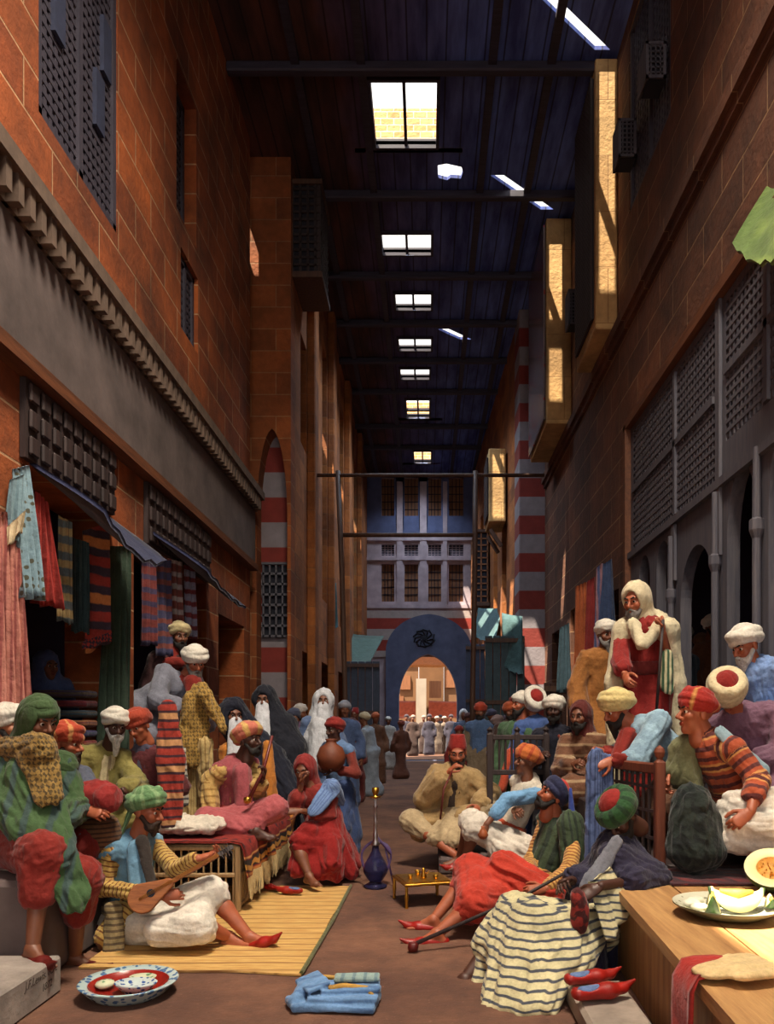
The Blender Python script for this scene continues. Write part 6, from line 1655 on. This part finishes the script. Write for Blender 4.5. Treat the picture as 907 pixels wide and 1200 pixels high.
GM = person('man in green turban and dark robe seen from behind, leaning on the bench', 4.8, (698, 1085, .1), (724, 985, .0), -105, (-62, -52), hd=(728, 955, -.06), sk='dark', s=1.06, hat=('turban', cloth((42, 84, 46), (30, 60, 36), 'th', .6, .4), {'size': 1.15, 'cap': REDHAT, 'tilt': 0, 'n': 6}), beard=(BLACK, .05),
       kL=(628, 1085, -.42), fL=(590, 1172, -.62), kR=(606, 1068, -.05), fR=(545, 1148, -.3), eL=(764, 1030, -.12), hL=(704, 1038, -.42), hR=(668, 1032, -.1), eR=(690, 1030, .15), tL=(-1, -.1, 0), tR=(-1, .1, 0), shoe={'R': LEATHERD, 'L': LEATHERD}, palm={'dL': (-.8, -.2, -.4)},
       gar=[('skirt', STRA, [('skirt', 1.5, .15, .13), ('cap', (596, 1072, -.2), (572, 1150, -.35), .09, .06), ('cap', (618, 1076, -.35), (592, 1182, -.78), .12, .07), ('cap', (640, 1086, -.42), (612, 1182, -.82), .12, .08), ('cap', (666, 1094, -.4), (636, 1178, -.8), .13, .09), ('cap', (578, 1084, -.08), (560, 1172, -.42), .075, .06), ('cap', (594, 1088, -.28), (574, 1192, -.76), .09, .06), ('cap', (690, 1085, -.2), (668, 1140, -.6), .13, .1), ('cap', (700, 1088, -.1), (628, 1078, -.3), .15, .13)], {'fold': .02, 'ff': 8, 'along': .1, 'k': .05}),
            ('robe', cloth((40, 36, 60)), [('torso', .05), ('sl', 'L', 1.45, .12, .13), ('sl', 'R', 1.6, .1, .11), ('cap', (698, 1060, .05), (690, 1150, .02), .2, .2), ('cap', (730, 1005, -.02), (752, 1018, -.05), .15, .11), ('cap', (690, 1100, -.25), (690, 1160, -.32), .1, .12)], {'fold': .016}),
            ('scarf', cloth((116, 118, 128)), [('cap', (722, 985, -.22), (690, 1040, -.32), .04, .06, (-.3, -1, 0), 2)], {'fold': .012})])
drape('', STRA, (690, 1034, 4.42), (716, 1016, 4.5), (714, 1106, 4.25), (744, 1060, 4.42), 2, .02, name='sleeve', parent=GM['root'])
tag(sdf_obj('pouch', [Ell(P(680, 1072, 4.3), (.055, .05, .11)), Ell(P(676, 1050, 4.3), (.04, .04, .05))], cloth((136, 34, 26), (70, 24, 24), 'brocade', .04), None, .008, k=.04, fold=.006, ff=24), 'small dark red pouch hanging beside the striped robe', 'pouch')

# --- right side
person('dark man in white turban and navy robe standing behind the seated men', 8.0, (652, 905, .05), (651, 858, 0), -12, (-14, -4), hd=(649, 832, -.05), sk='dark', hat=('turban', TW, {'size': 1.15}), beard=(BLACK, .04), fL=P(660, 1005, 8.0), fR=P(645, 1005, 8.0), hR=(632, 885, -.3), hL=(664, 892, -.3),
       gar=[('robe', DNAVY, [('torso', .07), ('sl', 'LR', 1.8, .11, .12), ('skirt', 1.9, .18, .23), ('collar', .03)], {'fold': .018}), ('trim', cloth((150, 60, 44)), [('cap', (655, 862, -.24), (668, 890, -.26), .022, .018)], {'fold': 0})])
person('man in blue robe seen from behind with red capped white turban', 8.55, (628, 900, .05), (628, 848, 0), 20, (15, -58), hd=(625, 824, 0), sk='tan', hat=('turban', TW, {'size': 1.2, 'cap': REDHAT, 'tilt': 4}), s=1.05, fL=P(622, 999, 8.55), fR=P(634, 999, 8.55), gar=[('robe', cloth((66, 92, 150)), [('torso', .07), ('sl', 'LR', 1.8, .1, .12), ('skirt', 1.9, .17, .22), ('collar', .02)], {'fold': .016})])
person('man in white turban and green robe left of the blue robed back', 8.6, (600, 905, .05), (606, 852, 0), -50, (-62, 0), hd=(611, 826, -.02), sk='red', hat=('turban', TW), beard=(BLACK, .05), fL=P(600, 994, 8.6), fR=P(590, 994, 8.6), gar=[('robe', cloth((66, 96, 66)), [('torso', .06), ('sl', 'LR', 1.8, .1, .1), ('skirt', 1.9, .16, .2)]), ('sash', cloth((196, 80, 50)), [('cap', (598, 880, -.2), (588, 925, -.25), .05, .06)])])
person('man in dark red hood and brown striped wrap seated at the right', 7.05, (690, 918, .1), (685, 865, 0), -30, (-36, -4), hd=(680, 840, -.04), sk='brown', hat=('hood', cloth((92, 34, 30)), {'w': .95}), beard=(BLACK, .05), hL=(704, 890, -.3), hR=(672, 895, -.3), kL=(700, 930, -.3), kR=(672, 930, -.3), fL=(700, 925, -.35), fR=(672, 925, -.35), gar=[('robe', cloth((110, 72, 50), (160, 132, 100), 'z', .1, .22), [('torso', .06), ('sl', 'LR', 1.7, .1, .1), ('skirt', 1.8, .16, .17)], {'fold': .014})])
person('man in white turban and ochre robe behind the white cloaked man', 7.7, (702, 835, .05), (707, 767, 0), 5, (10, -8), hd=(710, 744, -.04), sk='brown', hat=('turban', TW, {'size': 1.02}), beard=(GREY, .06), fL=P(712, 918, 7.7), fR=P(700, 918, 7.7), gar=[('robe', cloth((150, 96, 42)), [('torso', .06), ('sl', 'LR', 1.8, .1, .13), ('skirt', 1.9, .16, .2)], {'fold': .018})])
person('tall bearded man in white hooded cloak and red robe standing at the right', 6.45, (756, 800, .05), (756, 730, 0), -35, (-44, -12), hd=(745, 705, -.03), s=1.08, sk='red', hat=[('hood', cloth((208, 194, 160)), {'sh': 0, 'w': 1.0})], beard=(GREY, .09), fL=P(764, 926, 6.45), fR=P(750, 926, 6.45), eL=(784, 777, -.05), hL=(777, 742, -.3), eR=(727, 775, -.08), hR=(732, 790, -.25), curl={'L': 1.1}, palm={'dL': (-.1, -.1, 1), 'L': (-1, .1, 0)},
       gar=[('robe', cloth((134, 26, 22)), [('torso', .04), ('sl', 'R', 1.6, .085, .09), ('skirt', 1.95, .15, .19)], {'fold': .014}), ('sash', cloth((112, 34, 30)), [('sash', .04, .12)]),
            ('cloak', cloth((206, 194, 160), None), [('cap', (735, 738, .08), (780, 738, -.08), .115, .115), ('cap', (732, 742, .08), (719, 800, .04), .115, .075), ('cap', (719, 800, .04), (722, 915, .0), .075, .08), ('cap', (782, 742, -.06), (792, 800, -.02), .1, .09), ('cap', (764, 735, .14), (772, 800, .22), .17, .2), ('cap', (772, 800, .22), (778, 915, .2), .2, .24),
              ('cap', (792, 800, -.02), (800, 908, -.02), .085, .11), ('cap', (742, 732, -.12), (750, 756, -.24), .06, .045), ('cap', (772, 735, -.18), (754, 758, -.25), .055, .04), ('subell', (748, 800, -.3), (.13, .26, .26))], {'fold': .012, 'ff': 8, 'k': .05, 'along': .06}),
            ('sleeve', cloth((200, 192, 150), (60, 92, 66), 'x', .04, .5), [('cap', (781, 768, -.24), (782, 805, -.24), .06, .07, (.3, -1, 0), 2)], {'fold': .01})])
m = MB(); m.tube([P(777, 726, 6.1), P(769, 838, 6.1)], .012, 8); tag(m.build('staff', M['darkwood'], None, True), 'thin dark staff held by the man in the white cloak', 'staff')
person('bending man in cream turban and pale blue jacket behind the settee', 5.85, (800, 898, .0), (748, 852, 0), -66, (-72, -22), hd=(724, 832, -.02), sk='red', s=1.05, hat=('turban', cloth((206, 186, 124)), {'size': 1.15, 'tilt': 24}), beard=(BLACK, .1), hL=(718, 890, -.35), eL=(745, 892, -.3), hR=(708, 882, -.05), eR=(728, 885, .05), fL=P(800, 978, 5.85), fR=P(812, 978, 5.85), palm={'dL': (-.8, -.2, -.3)},
       gar=[('jacket', cloth((150, 182, 200), (130, 160, 180), 'brocade', .06), [('torso', .05), ('sl', 'LR', 1.2, .1, .1)], {'fold': .008}), ('tunic', RED, [('sl', 'LR', 1.85, .07, .065), ('cap', (736, 862, -.1), (724, 890, -.15), .07, .06)]), ('trousers', BROWN, [('legs', 1.8, .14, .12, .1)])])
person('man in red turban and patterned orange robe kneeling in profile at the right', 5.15, (880, 968, .1), (832, 868, 0), -72, (-82, 2), hd=(816, 836, 0), sk='red', s=1.12, hat=[('turban', cloth((156, 34, 24), (190, 130, 66), 'th', 1.6, .12), {'size': .98, 'tilt': 20})], hL=(880, 950, -.45), eL=(888, 915, -.3), hR=(790, 905, .1), eR=(800, 890, .12), kL=(860, 972, -.32), kR=(850, 975, .0), fL=(930, 996, -.35), fR=(930, 996, .05), palm={'dL': (-.7, -.2, -.5)},
       gar=[('robe', cloth((172, 78, 44), (90, 40, 40), 'ax', .07, .4, (206, 146, 80)), [('torso', .035), ('sl', 'L', 1.5, .085, .08), ('collar', .0)], {'fold': .011}), ('mantle', cloth((108, 108, 74)), [('cap', (812, 872, .1), (798, 905, .12), .1, .12), ('cap', (800, 880, .12), (812, 925, .05), .1, .07)], {'fold': .012}),
            ('lining', cloth((138, 164, 176)), [('cap', (845, 858, -.16), (892, 902, -.22), .05, .06, (.4, -1, .3), 2.2)], {'fold': .006}), ('sash', cloth((150, 40, 34)), [('sash', .04, .12)]),
            ('trousers', cloth((216, 208, 194)), [('legs', 1.6, .15, .12, .1), ('skirt', .9, .15, .13), ('cap', (862, 948, -.28), (910, 945, -.3), .11, .12), ('cap', (856, 985, -.36), (912, 992, -.42), .075, .09), ('cap', (866, 965, -.4), (912, 970, -.45), .075, .1)], {'fold': .02, 'ff': 9, 'along': .08})])
person('crouching man in purple robe whose cream turban shows its red top', 5.65, (890, 890, .12), (868, 838, .05), -35, (-28, -62), hd=(853, 812, -.08), sk='red', s=1.08, hat=('turban', cloth((214, 198, 158)), {'size': 1.25, 'cap': REDHAT, 'tilt': 8, 'n': 6}), fL=P(905, 984, 5.65), fR=P(888, 984, 5.65), gar=[('robe', PURP, [('torso', .07), ('sl', 'LR', 1.7, .11, .11), ('skirt', 1.3, .18, .18)], {'fold': .016})], hL=(880, 895, -.2), hR=(850, 885, .1))
person('white bearded man in white turban and blue robe leaning in at the right edge', 5.95, (908, 860, .0), (890, 782, 0), -60, (-66, -24), hd=(874, 757, -.02), sk='red', s=1.08, hat=('turban', TW, {'size': 1.1}), beard=(WHITE, .1), fL=P(922, 970, 5.9), fR=P(905, 970, 5.9), hL=(888, 845, -.2), hR=(868, 830, .1), gar=[('robe', cloth((112, 142, 192)), [('torso', .06), ('sl', 'LR', 1.75, .1, .12), ('skirt', 1.7, .17, .2)], {'fold': .018})])
for (px, py, yaw, hatm, c, lab) in ((801, 748, 40, TW, (70, 86, 100), 'man in white turban and slate robe sitting inside the right arcade'), (822, 756, -20, cloth((120, 92, 72)), (96, 40, 36), 'shadowed man in dull brown turban inside the right arcade'), (834, 735, 20, TW, (120, 70, 44), 'man in white turban at the back of the right arcade')):
    zz = {801: 9.1, 822: 9.95, 834: 9.35}[px]; person(lab, zz, (px+2, py+72, 0), (px, py+22, 0), yaw, (yaw, -6), hd=(px, py, -.02), sk='brown', hat=('turban', hatm), beard=(BLACK, .05), fL=P(px+6, 894, zz), fR=P(px-6, 894, zz), gar=[('robe', cloth(c), [('torso', .06), ('sl', 'LR', 1.8, .1, .11), ('skirt', 1.9, .16, .2)])])

# --- crowd in the street; standing people made from their head position and depth
def stander(lab, px, py, Z, yaw, robe, hat, sk='brown', beard=None, vest=None, group=None, lean=0, s=None, z0=0.0):
    H = P(px, py, Z); s = s or max(.8, min(1.15, (H[2]-z0)/1.56))
    nk = H+A(-lean*.3, 0, -.2*s+.0); pel = A(H[0]-lean, Z+.02, z0+.92*s)
    g = [('robe', cloth(robe), [('torso', .055), ('sl', 'LR', 1.8, .085, .1), ('skirt', 1.92, .15, .2), ('collar', .01)], {'fold': .018})]
    if vest: g.append(('vest', cloth(vest), [('torso', .075)], {}))
    f = yawdir(yaw)
    return person(lab, Z, pel, nk, yaw, (yaw, -4), hd=H, sk=sk, s=s, hat=hat, beard=beard, gar=g, group=group, fL=A(pel[0]+.09, Z+.05, z0+.08), fR=A(pel[0]-.09, Z-.05, z0+.08))['root']
T = lambda c, **k: ('turban', cloth(c), k)
WV = ('faceveil', VEILW)
for a in (('man in long brown robe standing alone before the archway', 470, 850, 20, -150, (96, 56, 40), T((120, 56, 40)), 'brown', None),
          ('man in red turban and blue vest standing left of the right timber post', 563, 834, 13.2, -20, (120, 104, 84), T((176, 62, 36)), 'brown', (BLACK, .05), (74, 100, 140)),
          ('man in orange turban facing the street beside the teal stall', 597, 834, 12.4, 10, (76, 54, 50), T((180, 84, 46)), 'brown', (BLACK, .05)),
          ('pale lilac robed man bending at the right of the timber post', 583, 848, 12.8, 120, (160, 152, 176), T((120, 100, 100)), 'brown', None, None, None, -.1),
          ('stooping man in pale blue robe walking among the left crowd', 427, 843, 15.5, -110, (140, 152, 168), T((176, 160, 130)), 'brown', None, None, None, -.15),
          ('man with dull blue turban left of the white veiled woman', 344, 842, 11.2, 20, (92, 76, 110), T((70, 74, 96)), 'brown', (BLACK, .05)),
          ('woman in blue with pale head veil in the left crowd behind the boy', 404, 832, 13.5, 10, (78, 98, 140), T((150, 150, 160)), 'brown', None),
          ('man in white turban and violet robe in the left crowd', 352, 836, 12.6, 60, (110, 84, 116), T((196, 188, 180)), 'brown', (BLACK, .05)),
          ('man in red cap and wine robe in the left crowd before the stall', 416, 838, 17.5, -20, (110, 44, 48), ('fez', REDHAT), 'brown', None),
          ('bowed figure in dark red robe left of the stooping man', 412, 850, 14.2, 40, (112, 48, 46), T((92, 60, 60)), 'brown', None),
          ('man in orange turban and brown robe by the left timber post', 440, 842, 18.5, 20, (104, 70, 50), T((170, 84, 44)), 'brown', None),
          ('small figure in white by the left jamb of the archway', 455, 845, 24, 0, (176, 168, 160), T((196, 190, 180)), 'brown', None),
          ('figure with pale hood by the right jamb of the archway', 543, 838, 20, 0, (92, 104, 128), ('hood', VEILW), 'brown', None),
          ('man in wine red robe seated low before the archway', 538, 858, 14.5, 0, (126, 36, 34), T((136, 44, 36)), 'brown', None),
          ('man in dark green robe by the right timber post', 549, 843, 17.8, -30, (52, 70, 60), T((90, 60, 60)), 'brown', None),
          ('figure in dark blue wrap at the right before the stalls', 576, 840, 15.5, 30, (50, 58, 88), T((60, 60, 84)), 'brown', None),
          ('man in red turban standing before the teal stall, nearest the pier', 604, 826, 14.8, -40, (86, 72, 90), T((150, 50, 44)), 'brown', None)):
    stander(*a)
GR = 'people in the sunlit square beyond the archway'
lab = 'tiny robed person in the sunlit square beyond the archway'
pr_ = [stander(lab, 484, 842, 33, 0, (60, 44, 40), T((150, 130, 120)), group=GR), stander(lab, 503, 841, 34, 0, (50, 46, 60), T((60, 50, 60)), group=GR), stander(lab, 512, 843, 35, 40, (110, 96, 84), T((170, 156, 140)), group=GR)]
def copy_tree(o, dx, dy):
    r = o.copy(); COL.objects.link(r); r.location = (o.location[0]+dx, o.location[1]+dy, o.location[2])
    for ch in list(o.children):
        c = ch.copy(); COL.objects.link(c); c.parent = r
    return r
for i, (k, dx, dy) in enumerate(((0, .45, 2), (1, -1.05, 1.5), (2, .35, .4), (0, -.35, 3), (1, .55, 3.4), (2, -1.3, 2.2), (1, 1.0, 1.2))): copy_tree(pr_[k], dx, dy)
# ------------------------------------------------------------------ light, camera
w = bpy.data.worlds.new('sky'); SC.world = w; w.use_nodes = True
bg = w.node_tree.nodes['Background']; bg.inputs[0].default_value = (1.0, .96, .9, 1); bg.inputs[1].default_value = .8
sd = bpy.data.lights.new('sun', 'SUN'); sd.energy = 9.0; sd.angle = .009; sd.color = (1.0, .86, .66)
so = bpy.data.objects.new('sun', sd); COL.objects.link(so); so.location = (-4, -4, 14)
so.rotation_euler = Vector(tuple(SUND)).to_track_quat('-Z', 'Y').to_euler()
def area_lamp(name, loc, aim, sx, sy, e, c):
    l = bpy.data.lights.new(name, 'AREA'); l.shape = 'RECTANGLE'; l.size = sx; l.size_y = sy; l.energy = e; l.color = c; l.spread = 1.9
    o = bpy.data.objects.new(name, l); COL.objects.link(o); o.location = loc
    o.rotation_euler = (Vector(aim)-Vector(loc)).to_track_quat('-Z', 'Y').to_euler()
area_lamp('added_key_front', (.7, 3.0, 10.7), (-.9, 5.8, 0), 1.8, 2.6, 240, (1.0, .87, .70))  # added key lamp for the foreground; the roof has no opening above it
for (p0, p1, y0, y1) in SKY[1:]:
    x = qx((p0+p1)/2, y0); area_lamp('roof_light', (x, (y0+y1)/2, RH-.1), (x-.3, (y0+y1)/2+1.5, 0), qx(p1, y0)-qx(p0, y0), y1-y0, 26, (.70, .84, 1.0))
cd = bpy.data.cameras.new('camera'); co = bpy.data.objects.new('camera', cd); COL.objects.link(co)
co.location = (0, 0, CH); co.rotation_euler = (math.pi/2, 0, 0)
cd.sensor_fit = 'VERTICAL'; cd.sensor_height = 36; cd.sensor_width = 36; cd.lens = 36*FOC/1200
cd.shift_x = (453.5-CX)/1200; cd.shift_y = (CY-600)/1200; cd.clip_start = .05; cd.clip_end = 200
SC.camera = co
SC.view_settings.view_transform = 'Standard'; SC.view_settings.look = 'None'; SC.view_settings.gamma = 1
SC.view_settings.use_curve_mapping = False
SC.view_settings.exposure = 1.3
SC.cycles.use_denoising = True
SC.cycles.max_bounces = 8; SC.cycles.diffuse_bounces = 5
